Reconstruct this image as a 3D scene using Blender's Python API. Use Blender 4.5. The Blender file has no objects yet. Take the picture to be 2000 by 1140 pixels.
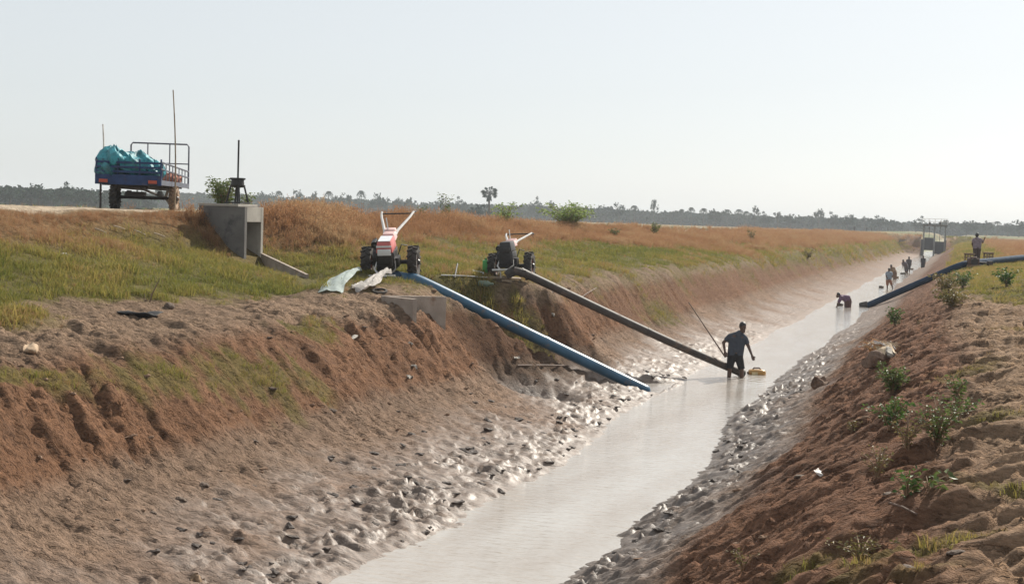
import bpy, bmesh, math, random
import numpy as np
from mathutils import Vector, Matrix
random.seed(7); RNG = np.random.default_rng(11)
R = math.radians
scene = bpy.context.scene
COL = scene.collection

# ------------------------------------------------------------------ camera
F = 2400.0                                   # focal length in photo pixels (photo is 2000 wide)
TH = math.atan(876 / F); ROLL = math.atan(.033); PITCH = math.atan(147 / F); CH = 4.0
_fw0 = Vector((-math.sin(TH), math.cos(TH), 0)); _rt0 = Vector((math.cos(TH), math.sin(TH), 0)); _up0 = Vector((0, 0, 1))
FW = _fw0 * math.cos(PITCH) - _up0 * math.sin(PITCH)
_up1 = _up0 * math.cos(PITCH) + _fw0 * math.sin(PITCH)
RT = _rt0 * math.cos(ROLL) + _up1 * math.sin(ROLL)
UP = _up1 * math.cos(ROLL) - _rt0 * math.sin(ROLL)
CAM = Vector((0, 0, CH))
cd = bpy.data.cameras.new('camera'); cam = bpy.data.objects.new('camera', cd); COL.objects.link(cam)
cd.sensor_width = 36; cd.lens = 36 * F / 2000; cd.clip_start = .1; cd.clip_end = 8000
M3 = Matrix((RT, UP, -FW)).transposed()
cam.matrix_world = Matrix.Translation(CAM) @ M3.to_4x4()
scene.camera = cam

# ------------------------------------------------------------------ light
SUN_AZ, SUN_EL = 19.0, 39.0                  # azimuth from +Y towards +X
w = bpy.data.worlds.new('World'); scene.world = w; w.use_nodes = True
nt = w.node_tree; nt.nodes.clear()
sky = nt.nodes.new('ShaderNodeTexSky'); sky.sky_type = 'NISHITA'; sky.sun_disc = False
sky.sun_elevation = R(SUN_EL); sky.sun_rotation = R(SUN_AZ); sky.air_density = 1.0; sky.dust_density = 1.2; sky.ozone_density = 1.0
hsv = nt.nodes.new('ShaderNodeHueSaturation'); hsv.inputs['Saturation'].default_value = .42
bgn = nt.nodes.new('ShaderNodeBackground'); bgn.inputs[1].default_value = .09
wo = nt.nodes.new('ShaderNodeOutputWorld')
veil = nt.nodes.new('ShaderNodeMix'); veil.data_type = 'RGBA'; veil.inputs['Factor'].default_value = .62; veil.inputs['B'].default_value = (5.9, 6.25, 6.4, 1)   # thin even overcast veil
nt.links.new(sky.outputs[0], hsv.inputs['Color']); nt.links.new(hsv.outputs[0], veil.inputs['A']); nt.links.new(veil.outputs['Result'], bgn.inputs[0]); nt.links.new(bgn.outputs[0], wo.inputs[0])
sl = bpy.data.lights.new('sun', 'SUN'); so = bpy.data.objects.new('sun', sl); COL.objects.link(so)
sl.energy = 5.0; sl.angle = R(.6); sl.color = (1, .93, .82)
SDIR = Vector((math.sin(R(SUN_AZ)) * math.cos(R(SUN_EL)), math.cos(R(SUN_AZ)) * math.cos(R(SUN_EL)), math.sin(R(SUN_EL))))
so.rotation_euler = SDIR.to_track_quat('Z', 'Y').to_euler(); so.location = (30, 30, 60)
scene.view_settings.view_transform = 'Standard'; scene.view_settings.look = 'None'
scene.view_settings.exposure = 0.52; scene.view_settings.gamma = 1
scene.render.engine = 'CYCLES'
scene.cycles.use_denoising = True
scene.cycles.max_bounces = 6; scene.cycles.volume_bounces = 1; scene.cycles.transparent_max_bounces = 12

# ------------------------------------------------------------------ pixel helpers (photo pixels, 2000 x 1140)
def ray(px, py): return FW + RT * ((px - 1000) / F) - UP * ((py - 570) / F)
def onz(px, py, z): d = ray(px, py); return CAM + d * ((z - CH) / d.z)
def ats(px, py, s): return CAM + ray(px, py) * (F / s)

# ------------------------------------------------------------------ noise
def _h(ix, iy, seed):
    ix = ix.astype(np.int64); iy = iy.astype(np.int64)
    n = (ix * 374761393 + iy * 668265263 + seed * 1442695041) & 0xffffffff
    n = ((n ^ (n >> 13)) * 1274126177) & 0xffffffff
    n = ((n ^ (n >> 16)) * 2246822519) & 0xffffffff
    return ((n ^ (n >> 15)) & 0xffffff) / float(0x1000000)
def vnoise(x, y, seed=0):                     # value noise 0..1
    ix = np.floor(x); iy = np.floor(y); fx = x - ix; fy = y - iy
    u = fx * fx * fx * (fx * (fx * 6 - 15) + 10); v = fy * fy * fy * (fy * (fy * 6 - 15) + 10)
    a = _h(ix, iy, seed); b = _h(ix + 1, iy, seed); c = _h(ix, iy + 1, seed); d = _h(ix + 1, iy + 1, seed)
    return a + (b - a) * u + (c - a) * v + (a - b - c + d) * u * v
def fbm(x, y, seed=0, oct=4, gain=.5):        # about -1..1
    s = 0; a = 1; t = 0
    for i in range(oct):
        s = s + a * (vnoise(x * 2 ** i + 17.3 * i, y * 2 ** i - 9.1 * i, seed + i) * 2 - 1); t += a; a *= gain
    return s / t * 1.6
def ridge(x, y, seed=0, oct=3):
    s = 0; a = 1; t = 0
    for i in range(oct):
        s = s + a * (1 - np.abs(vnoise(x * 2 ** i, y * 2 ** i, seed + i) * 2 - 1)); t += a; a *= .5
    return s / t
def worley(x, y, seed=0):                     # nearest distance, its cell value
    ix = np.floor(x); iy = np.floor(y); best = np.full(x.shape, 9.0); val = np.zeros(x.shape); sec = np.full(x.shape, 9.0)
    for dx in (-1, 0, 1):
        for dy in (-1, 0, 1):
            cx = ix + dx; cy = iy + dy
            d = np.hypot(cx + _h(cx, cy, seed) - x, cy + _h(cx, cy, seed + 5) - y)
            m = d < best
            sec = np.where(m, best, np.minimum(sec, d)); val = np.where(m, _h(cx, cy, seed + 9), val); best = np.where(m, d, best)
    return best, val, sec
def sstep(a, b, x): t = np.clip((x - a) / (b - a), 0, 1); return t * t * (3 - 2 * t)

# ------------------------------------------------------------------ terrain: X across the canal, Y along it, Z up, water at 0
_P_near = np.array([(-3000, 2.5), (-60, 2.5), (-30, 2.6), (-27, 3.0), (-25, 3.8), (-24, 3.95), (-19.7, 3.88), (-18.9, 3.56), (-18.2, 3.34), (-16.6, 3.0), (-14.6, 2.5), (-13, 2.2), (-11.5, 2.02),
    (-10.8, 1.82), (-10.1, 1.3), (-9.5, .75), (-8.5, .38), (-7.1, .18), (-6.0, 0), (-5.7, -.2), (-5, -.4), (-4.3, -.2), (-3.95, 0), (-3.3, .22), (-2.6, .6), (-1.7, 1.2), (-.7, 1.86), (0, 2.15), (.8, 2.3), (3, 2.42), (20, 2.5), (3000, 2.5)])
_P_far = np.array([(-3000, 2.5), (-60, 2.5), (-30, 2.6), (-27, 3.0), (-25, 3.75), (-24, 3.86), (-19.6, 3.86), (-18.6, 3.8), (-16.6, 3.45), (-14.6, 2.95), (-13, 2.68), (-11.5, 2.46),
    (-10.4, 2.28), (-9.9, 1.75), (-9.4, .95), (-8.6, .42), (-7.4, .16), (-6.4, 0), (-6, -.2), (-5.2, -.4), (-4.7, -.2), (-4.4, 0), (-3.6, .25), (-2.8, .6), (-1.9, 1.2), (-.9, 1.86), (-.2, 2.15), (.6, 2.28), (3, 2.45), (20, 2.5), (3000, 2.5)])
GATE_Y = 203.0
def base_z(X, Y):
    Xw = X - .06 + .05 * np.sin(Y * .55 + 1) + .06 * np.sin(Y * .21) + .2 * (vnoise(Y * .5, Y * 0 + 3.3, 77) - .5) * (np.abs(X + 5) < 6)
    Xw = Xw - .85 * np.exp(-((Y - 28.4) / 1.7) ** 2) * (X < -8) * (X > -13)
    ts_ = 7 * (1 - sstep(-14, -12.3, X)) * sstep(-18.5, -17, X); t = sstep(19 + ts_, 25 + ts_, Y)
    z = np.interp(Xw, _P_near[:, 0], _P_near[:, 1]) * (1 - t) + np.interp(Xw, _P_far[:, 0], _P_far[:, 1]) * t
    # smooth the kinks by averaging two shifted samples
    for s in (-.35, .35):
        z = z + .5 * (np.interp(Xw + s, _P_near[:, 0], _P_near[:, 1]) * (1 - t) + np.interp(Xw + s, _P_far[:, 0], _P_far[:, 1]) * t)
    z = z / 2
    # gully below the culvert mouth
    g = np.exp(-((Y - 24.75 - .25 * (X + 9)) / .75) ** 2) * sstep(-11.0, -10.1, X) * (1 - sstep(-8.6, -7.2, X))
    z = z - .75 * g
    z = z - np.interp(Y, [30, 40, 55, 85, 150], [0, .1, .32, .48, .6]) * sstep(-27, -25, X) * (1 - sstep(-17.5, -14, X))
    # channel and hollow in front of the sluice tower
    g2 = np.exp(-((Y - (26.9 + (X + 16.6) * -.42)) / .55) ** 2) * sstep(-17.1, -16.6, X) * (1 - sstep(-14.3, -13.6, X))
    z = z - .2 * g2
    hol = .62 * np.exp(-(np.where(Y < 26.4, (Y - 26.4) / 3.2, np.where(Y > 28, (Y - 28) / 1.2, 0))) ** 2) * sstep(-20.2, -18.4, X) * (1 - sstep(-15.2, -13.6, X))
    z = z - .72 * hol * np.interp(X, [-18.6, -17.4, -16.4, -15, -14], [.25, .75, .8, .4, .1])
    # bank washed out under the blue pipe
    ax, ay, az, bx, by, bz = -11.6, 25.4, 2.42, -6.9, 28.8, -.2
    L2 = (bx - ax) ** 2 + (by - ay) ** 2; tt = ((X - ax) * (bx - ax) + (Y - ay) * (by - ay)) / L2
    wd = ((X - ax) * (by - ay) - (Y - ay) * (bx - ax)) / math.sqrt(L2)
    cut = az + (bz - az) * tt - .36 + np.where(wd < 0, 1.5, 1.0) * np.maximum(0, np.abs(wd) - .35) ** 1.2 + 5 * np.maximum(0, -.06 - tt) + 3 * np.maximum(0, tt - 1)
    k_ = .12; hh_ = np.clip(.5 + .5 * (cut - z) / k_, 0, 1); z = np.where((np.abs(wd) < 4) & (X < -6.5) & (X > -13), cut * (1 - hh_) + z * hh_ - k_ * hh_ * (1 - hh_), z)
    # level the pads under the tractors, trailer
    # cross dam with the far gate
    dam = np.minimum(3.05, 3.35 - np.abs(Y - GATE_Y - 5) * .42)
    passage = (np.abs(X + 4.4) < 1.9) & (np.abs(Y - GATE_Y - 4) < 12)
    z = np.where(passage, z, np.maximum(z, dam * (np.abs(X + 5) < 16) - 9 * (np.abs(X + 5) >= 16)))
    return z
def masks(X, Y, z):
    left = X < -5
    n1 = fbm(X * .55, Y * .55, 31, 4); n2 = fbm(X * 2.1, Y * 2.1, 41, 3); n3 = fbm(X * .15, Y * .15, 51, 3)
    wet = np.where(left, 1 - sstep(.05, .62, z + .14 * n1 + .08 * n2), 1 - sstep(.2, 1.0, z + .2 * n1 + .12 * n2))
    wet = wet * np.interp(Y, [30, 55, 110], [1, .5, .3])
    # bare to grass on the left
    edge = np.interp(Y, [0, 14, 17, 21, 24, 26, 33, 40, 54, 86, 140, 200], [-13.3, -13.3, -13.5, -13.0, -11.6, -10.5, -10.6, -10.3, -10.1, -9.6, -9.2, -9.0])
    gl = sstep(-.7, .6, edge - X + .6 * n1 + .4 * n2) * left
    patch = np.zeros_like(X)
    for (cx, cy, rx, ry) in [(-10.5, 14.3, .6, 1.2), (-10.25, 16.2, .75, 1.0), (-10.0, 17.4, .8, .6), (-10.9, 19.2, .5, .9), (-11.0, 11.9, .22, .9), (-10.7, 12.9, .3, .6), (-9.6, 27.6, .7, 1.0), (-9.3, 40, .5, 1.8)]:
        patch = np.maximum(patch, np.exp(-((X - cx) / rx) ** 2 - ((Y - cy - .5 * (X - cx)) / ry) ** 2))
    st_ = fbm(X * 1.6, Y * 5 + X * 1.5, 57, 3)
    gl = np.maximum(gl, .8 * sstep(.25, .7, patch * 1.05 + .4 * st_ + .2 * n1 - .1) * (patch > .12))
    gr = sstep(-.3, .9, (X - np.interp(Y, [0, 24, 28, 34, 60, 200], [9, 6.0, 2.2, -.1, -.8, -1.2])) + .5 * n1 + .35 * n2) * (~left)
    gr = np.maximum(gr, .9 * sstep(.25, .7, n1 + .35 * n2 - .35) * (X > -.9) * (Y > 5))
    pr = np.zeros_like(X)
    for (cx, cy, rx, ry) in [(-.2, 8.0, .75, .22), (-.75, 7.3, .6, .4), (-.3, 9.9, .35, .25), (.3, 9.2, .5, .2), (-1.0, 8.4, .4, .3), (.5, 12.5, .6, .5), (.2, 17, .5, .8)]:
        pr = np.maximum(pr, np.exp(-((X - cx) / rx) ** 2 - ((Y - cy) / ry) ** 2))
    gr = np.maximum(gr, .75 * sstep(.3, .8, pr + .4 * n2 + .2 * n1) * (pr > .1))
    grass = np.maximum(gl, gr)
    dry = sstep(2.75, 3.7, z + np.interp(Y, [30, 40, 55, 85, 150], [0, .12, .42, .65, .75]) + .3 * n3 + .22 * n1 + np.where(Y < 26, -.12, .12)) * left * (X > -20) + sstep(2.0, 4, X + n1) * sstep(60, 90, Y) * (X > 0)
    dry = np.clip(dry, 0, 1)
    road = sstep(-24.4, -23.6, X + .3 * n1) * (1 - sstep(-19.5, -18.9, X + .25 * n1))
    grass = grass * (1 - road); dry = dry * (1 - road)
    return wet, grass, dry, road, n1, n2, n3
def full_z(X, Y, want=False):
    z0 = base_z(X, Y)
    wet, grass, dry, road, n1, n2, n3 = masks(X, Y, z0)
    left = X < -5
    fade1 = np.clip(1.6 - Y / 60, .35, 1)                     # small relief is left out where it is finer than the sheet
    fade2 = np.clip(1.5 - Y / 36, 0, 1)
    def ledge(f, k, e=.14):                                   # broken, stepped earth: flat treads with sharp little risers
        t = f * k; i = np.floor(t); r = t - i; return (i + sstep(.5 - e, .5 + e, r)) / k
    # wet mud: a smooth slick sheet with clods and foot holes standing in it
    d, v, s2 = worley(X * 2.3 + 1.1 * n2, Y * 5.4 + 1.3 * n2 + .4 * n1, 3)
    lump = sstep(.25, .7, 1 - d * 1.5) * sstep(.35, .7, v)
    d2, v2, _ = worley(X * 4.6 + 1.3 * n2, Y * 9 + 1.2 * n1, 13)
    lump2 = sstep(.2, .8, 1 - d2 * 1.45) * (v2 > .45) * v2
    d5, v5, _ = worley(X * 3.0 + .8 * n2, Y * 4.4 + .6 * n2, 43)
    m1 = fbm(X * 1.8 + .4 * n2, Y * 3.2 + X * .6, 63, 3, .5)
    mud = .0 + .048 * lump * (.4 + v) + .055 * lump2 * fade2 + .03 * ledge(fbm(X * 5, Y * 9, 65, 3, .6), 2, .2) * fade2 - .075 * sstep(.2, .7, 1 - d5 * 1.8) * (v5 < .3) + .045 * m1
    mud = mud * (.45 + .55 * sstep(.0, .12, z0)) * np.clip(.95 + .4 * n1, .5, 1.4)
    # dry bank: rills that run down the slope, sharp pits, clods, hollows
    sl_x, sl_y = X * .9, Y * 3.2 + X * np.where(left, .9, -.9)
    rill = fbm(sl_x, sl_y, 71, 4)
    rill2 = fbm(np.where(left, X * 2.0, X * 1.5 + .5 * n2), Y * np.where(left, 7, 5.2) + X * np.where(left, 2.2, -1.2) + np.where(left, .2, .9) * n2, 81, 4, .62)
    dc, vc, _ = worley(X * 2.3 + .9 * n2 + .5 * rill2, Y * 3.0 + .9 * n2 + X * .7, 23)
    hole = sstep(.2, .7, 1 - dc * 1.6) * sstep(.5, .7, vc)
    dc2, vc2, _ = worley(X * 5.2 + n2 * .6, Y * 6.5 + n2, 29)
    clod = np.clip(1 - dc2 * 1.8, 0, 1) ** .8 * (vc2 > .6) * vc2
    dp, vp, _ = worley(X * 2.4 + .9 * n2, Y * np.where(left, 6.2, 4.8) + X * np.where(left, 1.6, -1.2) + .9 * n2, 33)
    pit = sstep(.3, .6, 1 - dp * 1.3) * sstep(.5, .62, vp)
    steep = np.where(left, sstep(.45, 1.0, z0) * (1 - .8 * sstep(1.9, 2.4, z0)), sstep(.5, 1.0, z0) * (1 - .3 * sstep(2.0, 2.4, z0)))
    brk = sstep(-.5, .5, n1 + .4 * n3)                        # some stretches are smooth, some broken up
    low = np.where(left, sstep(.35, .7, z0) * (1 - sstep(1.3, 1.9, z0)), .5)
    bank = .085 * rill * (.3 + .9 * steep) + .10 * ledge(rill2, 2.5) * fade1 * (.3 + .7 * steep) * (.35 + .65 * brk) - .10 * hole * (.08 + steep) * sstep(-.3, .5, n1) * left \
        - .085 * pit * fade1 * (.3 + .8 * np.maximum(low, .6 * steep)) * (.25 + .75 * brk) + .06 * clod * fade2 * (.15 + .6 * steep) * (.3 + .7 * brk) * np.where(left, 1, .4) + .02 * fbm(X * 8 + Y, Y * 14, 91, 3, .6) * fade2
    # the sandy flat on the right: low hummocks
    flat = (X > -.9) * (Y < 40)
    hum = ridge(X * .7 + .3 * n2, Y * 1.7 + .25 * n1, 101, 3)
    h3 = ledge(fbm(X * 1.1 + .5 * n2, Y * 3.6 - X * .4 + .7 * n2, 107, 4, .58), 2.2, .2)
    bank = bank + flat * sstep(-.9, .1, X) * (.10 * (hum - .62) + .10 * h3)
    bank = bank + .022 * ledge(fbm(X * 8, Y * 14 + X * np.where(left, 4, -4), 95, 3, .6), 2, .25) * fade2
    bank = np.where(bank < 0, .105 * np.tanh(bank / .105), .17 * np.tanh(bank / .17))
    soft = np.maximum(grass * left, road)
    d_ = wet * mud + (1 - wet) * bank * (1 - .75 * soft) + .05 * n1 * grass * left + (.10 * n3 + .04 * n1) * dry
    d_ = d_ - road * .04 * np.exp(-((np.abs(X + 21.7) - .75) / .22) ** 2)
    far = np.clip((np.abs(X + 8) - 35) / 40, 0, 1)
    z = z0 + d_ * fade1 * (1 - far) * (z0 > -.35)
    if want: return z, z0, wet, grass, dry, road, n1, n2, n3, rill, hole
    return z
def gz(x, y): return float(full_z(np.array([float(x)]), np.array([float(y)]))[0])

def axis(segs):
    out = [segs[0][0]]
    for (a, b, f) in segs:
        x = a
        while x < b - 1e-6:
            x = min(b, x + f(x)); out.append(x)
    return np.array(out)
xs = np.concatenate([-axis([(20, 24, lambda x: .2), (24, 60, lambda x: .6), (60, 3000, lambda x: .12 * x)])[::-1],
                     axis([(-20, -14.5, lambda x: .075), (-14.5, 1.6, lambda x: .036), (1.6, 5, lambda x: .075), (5, 30, lambda x: .35), (30, 3000, lambda x: .12 * x)])[1:]])
ys = np.concatenate([-axis([(1e-3, 20, lambda x: 1.2), (20, 3000, lambda x: .2 * x)])[::-1],
                     axis([(0.2, 4.5, lambda x: .2), (4.5, 11, lambda x: .03), (11, 45, lambda x: .0028 * x), (45, 230, lambda x: .006 * x), (230, 3000, lambda x: .06 * x)])])
GX, GY = np.meshgrid(xs, ys)
shp = GX.shape
def mesh_from_arrays(name, co, quads):
    me = bpy.data.meshes.new(name)
    me.vertices.add(len(co)); me.vertices.foreach_set('co', np.asarray(co, np.float32).ravel())
    n = len(quads); k = quads.shape[1]
    me.loops.add(n * k); me.loops.foreach_set('vertex_index', quads.astype(np.int32).ravel())
    me.polygons.add(n); me.polygons.foreach_set('loop_start', np.arange(0, n * k, k, dtype=np.int32))
    me.polygons.foreach_set('use_smooth', np.ones(n, bool))
    me.update(calc_edges=True); return me
def grid_quads(ny, nx):
    i = np.arange(ny * nx).reshape(ny, nx)
    return np.stack([i[:-1, :-1], i[:-1, 1:], i[1:, 1:], i[1:, :-1]], -1).reshape(-1, 4)
fx, fy = GX.ravel(), GY.ravel()
Z, Z0, wet, grass, dry, road, n1, n2, n3, rill, hole = full_z(fx, fy, True)

# ------------------------------------------------------------------ materials
def mat(name, color=(.5, .5, .5), rough=.7, metal=0, bump=0, bscale=20, var=.25, vscale=6, spec=.5, sheen=0, trans=0, stain=None, sscale=3):
    m = bpy.data.materials.new(name); m.use_nodes = True; n = m.node_tree; b = n.nodes['Principled BSDF']
    b.inputs['Roughness'].default_value = rough; b.inputs['Metallic'].default_value = metal; b.inputs['Specular IOR Level'].default_value = spec
    tc = n.nodes.new('ShaderNodeTexCoord')
    no = n.nodes.new('ShaderNodeTexNoise'); no.inputs['Scale'].default_value = vscale; no.inputs['Detail'].default_value = 5
    n.links.new(tc.outputs['Object'], no.inputs['Vector'])
    ra = n.nodes.new('ShaderNodeValToRGB'); c = Vector(color) * .82
    ra.color_ramp.elements[0].position = .3; ra.color_ramp.elements[1].position = .72
    ra.color_ramp.elements[0].color = (*(c * (1 - var)), 1); ra.color_ramp.elements[1].color = (*[min(1, q * (1 + var)) for q in c], 1)
    n.links.new(no.outputs[0], ra.inputs[0]); n.links.new(ra.outputs[0], b.inputs['Base Color'])
    if bump:
        n2_ = n.nodes.new('ShaderNodeTexNoise'); n2_.inputs['Scale'].default_value = bscale; n2_.inputs['Detail'].default_value = 4
        n.links.new(tc.outputs['Object'], n2_.inputs['Vector'])
        bp = n.nodes.new('ShaderNodeBump'); bp.inputs['Strength'].default_value = bump; bp.inputs['Distance'].default_value = .02
        n.links.new(n2_.outputs[0], bp.inputs['Height']); n.links.new(bp.outputs[0], b.inputs['Normal'])
    if trans: b.inputs['Transmission Weight'].default_value = trans
    if stain:                                 # dried mud, rust or weathering in patches
        ns = n.nodes.new('ShaderNodeTexNoise'); ns.inputs['Scale'].default_value = sscale; ns.inputs['Detail'].default_value = 7; ns.inputs['Roughness'].default_value = .65; n.links.new(tc.outputs['Object'], ns.inputs['Vector'])
        rs = n.nodes.new('ShaderNodeMapRange'); rs.inputs[1].default_value = stain[1]; rs.inputs[2].default_value = stain[1] + .16; n.links.new(ns.outputs[0], rs.inputs[0])
        ms = n.nodes.new('ShaderNodeMix'); ms.data_type = 'RGBA'; ms.inputs['B'].default_value = (*stain[0], 1); n.links.new(rs.outputs[0], ms.inputs['Factor']); n.links.new(ra.outputs[0], ms.inputs['A']); n.links.new(ms.outputs['Result'], b.inputs['Base Color'])
        rr = n.nodes.new('ShaderNodeMapRange'); rr.inputs[3].default_value = rough; rr.inputs[4].default_value = .9; n.links.new(rs.outputs[0], rr.inputs[0]); n.links.new(rr.outputs[0], b.inputs['Roughness'])
    return m

def ground_material():
    m = bpy.data.materials.new('earth'); m.use_nodes = True; n = m.node_tree; L = n.links; b = n.nodes['Principled BSDF']
    at = n.nodes.new('ShaderNodeAttribute'); at.attribute_name = 'albedo'
    aw = n.nodes.new('ShaderNodeAttribute'); aw.attribute_name = 'wet'
    geo = n.nodes.new('ShaderNodeNewGeometry')
    def noise(sc, det, vec=None):
        t = n.nodes.new('ShaderNodeTexNoise'); t.inputs['Scale'].default_value = sc; t.inputs['Detail'].default_value = det; t.inputs['Roughness'].default_value = .6
        L.new(vec or geo.outputs['Position'], t.inputs['Vector']); return t
    mp = n.nodes.new('ShaderNodeMapping'); mp.inputs['Scale'].default_value = (.5, 1.3, 1); mp.inputs['Rotation'].default_value = (0, 0, .3)
    L.new(geo.outputs['Position'], mp.inputs['Vector'])
    t1 = noise(26, 6, mp.outputs[0]); t2 = noise(5, 5)
    r1 = n.nodes.new('ShaderNodeMapRange'); r1.inputs[1].default_value = .3; r1.inputs[2].default_value = .7; r1.inputs[3].default_value = .62; r1.inputs[4].default_value = 1.35
    L.new(t1.outputs[0], r1.inputs[0])
    r2 = n.nodes.new('ShaderNodeMapRange'); r2.inputs[1].default_value = .3; r2.inputs[2].default_value = .7; r2.inputs[3].default_value = .82; r2.inputs[4].default_value = 1.16
    L.new(t2.outputs[0], r2.inputs[0])
    mm = n.nodes.new('ShaderNodeMath'); mm.operation = 'MULTIPLY'; L.new(r1.outputs[0], mm.inputs[0]); L.new(r2.outputs[0], mm.inputs[1])
    vm = n.nodes.new('ShaderNodeVectorMath'); vm.operation = 'SCALE'; L.new(at.outputs['Color'], vm.inputs[0]); L.new(mm.outputs[0], vm.inputs['Scale'])
    L.new(vm.outputs[0], b.inputs['Base Color'])
    ro = n.nodes.new('ShaderNodeMapRange'); ro.inputs[3].default_value = .95; ro.inputs[4].default_value = .52
    wm = n.nodes.new('ShaderNodeMath'); wm.operation = 'MULTIPLY_ADD'; L.new(t2.outputs[0], wm.inputs[0]); wm.inputs[1].default_value = -.25; L.new(aw.outputs['Fac'], wm.inputs[2])
    wa = n.nodes.new('ShaderNodeMath'); wa.operation = 'ADD'; wa.inputs[1].default_value = .12; wa.use_clamp = True; L.new(wm.outputs[0], wa.inputs[0])
    L.new(wa.outputs[0], ro.inputs[0]); L.new(ro.outputs[0], b.inputs['Roughness'])
    cw = n.nodes.new('ShaderNodeMath'); cw.operation = 'MULTIPLY'; cw.inputs[1].default_value = .36; L.new(wa.outputs[0], cw.inputs[0]); L.new(cw.outputs[0], b.inputs['Coat Weight']); b.inputs['Coat Roughness'].default_value = .42; b.inputs['Coat IOR'].default_value = 1.4
    sp = n.nodes.new('ShaderNodeMapRange'); sp.inputs[3].default_value = .12; sp.inputs[4].default_value = .45; L.new(wa.outputs[0], sp.inputs[0]); L.new(sp.outputs[0], b.inputs['Specular IOR Level'])
    mpd = n.nodes.new('ShaderNodeMapping'); mpd.inputs['Scale'].default_value = (.35, 1.2, 1); mpd.inputs['Rotation'].default_value = (0, 0, -.25); L.new(geo.outputs['Position'], mpd.inputs['Vector'])
    t3 = noise(50, 6, mp.outputs[0]); t4 = noise(12, 5, mpd.outputs[0])
    th = n.nodes.new('ShaderNodeMapRange'); th.interpolation_type = 'SMOOTHSTEP'; th.inputs[1].default_value = .36; th.inputs[2].default_value = .47; L.new(t4.outputs[0], th.inputs[0])
    ad = n.nodes.new('ShaderNodeMath'); ad.operation = 'MULTIPLY_ADD'; L.new(th.outputs[0], ad.inputs[0]); ad.inputs[1].default_value = 1.1; L.new(t3.outputs[0], ad.inputs[2])
    bs = n.nodes.new('ShaderNodeMapRange'); bs.inputs[3].default_value = 1.0; bs.inputs[4].default_value = .42; L.new(wa.outputs[0], bs.inputs[0])
    bp = n.nodes.new('ShaderNodeBump'); bp.inputs['Distance'].default_value = .04; L.new(bs.outputs[0], bp.inputs['Strength'])
    L.new(ad.outputs[0], bp.inputs['Height']); L.new(bp.outputs[0], b.inputs['Normal'])
    return m
def mixc(a, b, t): return a + (np.asarray(b) - a) * t[:, None]
def ground_albedo():
    left = fx < -5
    A = np.tile(np.array([.27, .175, .12]), (len(fx), 1))
    red = sstep(.6, 1.0, Z0) * (1 - sstep(1.75, 2.15, Z0)) * left
    A = mixc(A, (.235, .125, .072), red)
    redr = sstep(.6, .9, Z0) * (1 - sstep(2.0, 2.3, Z0)) * (~left)
    A = mixc(A, (.24, .13, .082), redr)
    A = mixc(A, (.30, .205, .14), sstep(1.8, 2.1, Z0) * left * (Z0 < 2.6))
    A = mixc(A, (.38, .255, .165), sstep(2.0, 2.3, Z0) * (~left))
    band = sstep(.25, .45, Z0) * (1 - sstep(.7, .95, Z0)) * left
    A = mixc(A, (.28, .192, .136), band * .8)
    A *= (1 + .13 * np.clip(n1, -1, 1) + .1 * np.clip(rill, -1, 1))[:, None]
    gully_dark = np.exp(-((fy - 25.6 - .55 * (fx + 9.6)) / 1.6) ** 2) * sstep(-11, -10, fx) * (1 - sstep(-8.2, -7, fx)) * np.clip(.8 + .5 * n1, 0, 1)
    A = A * (1 - .45 * gully_dark)[:, None]  # soil darker around the gully and below the pipe
    A = mixc(A, (.205, .148, .112), wet * left); A = mixc(A, (.155, .118, .094), wet * (~left))
    ng = np.clip(.5 + .5 * n3 + .25 * n1, 0, 1)
    gcol = np.array([.13, .125, .03]) + (np.array([.19, .15, .055]) - np.array([.13, .125, .03])) * ng[:, None]
    A = A + (gcol - A) * (grass * .85)[:, None]
    A = mixc(A, (.24, .135, .065), dry * grass * .9)
    A = mixc(A, (.62, .5, .37), road)
    beyond = (fx < -26) | (fx > 25) | (fy > 215)
    fieldc = np.where((fbm(fx * .012, fy * .03, 131, 3) > 0)[:, None], np.array([.12, .125, .05]), np.array([.21, .16, .075]))
    A = np.where(beyond[:, None], fieldc, A)
    A = np.where(beyond[:, None], A, A * .72)
    return np.clip(A, .01, .9)
me = mesh_from_arrays('ground', np.stack([fx, fy, Z], -1), grid_quads(*shp))
ca = me.attributes.new('albedo', 'FLOAT_COLOR', 'POINT')
ca.data.foreach_set('color', np.concatenate([ground_albedo(), np.ones((len(fx), 1))], 1).astype(np.float32).ravel())
wa_ = me.attributes.new('wet', 'FLOAT', 'POINT'); wa_.data.foreach_set('value', np.clip(wet * (1 - grass), 0, 1).astype(np.float32))
ground = bpy.data.objects.new('ground', me); COL.objects.link(ground); ground['kind'] = 'structure'
me.materials.append(ground_material())
del Z0, hole

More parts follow.
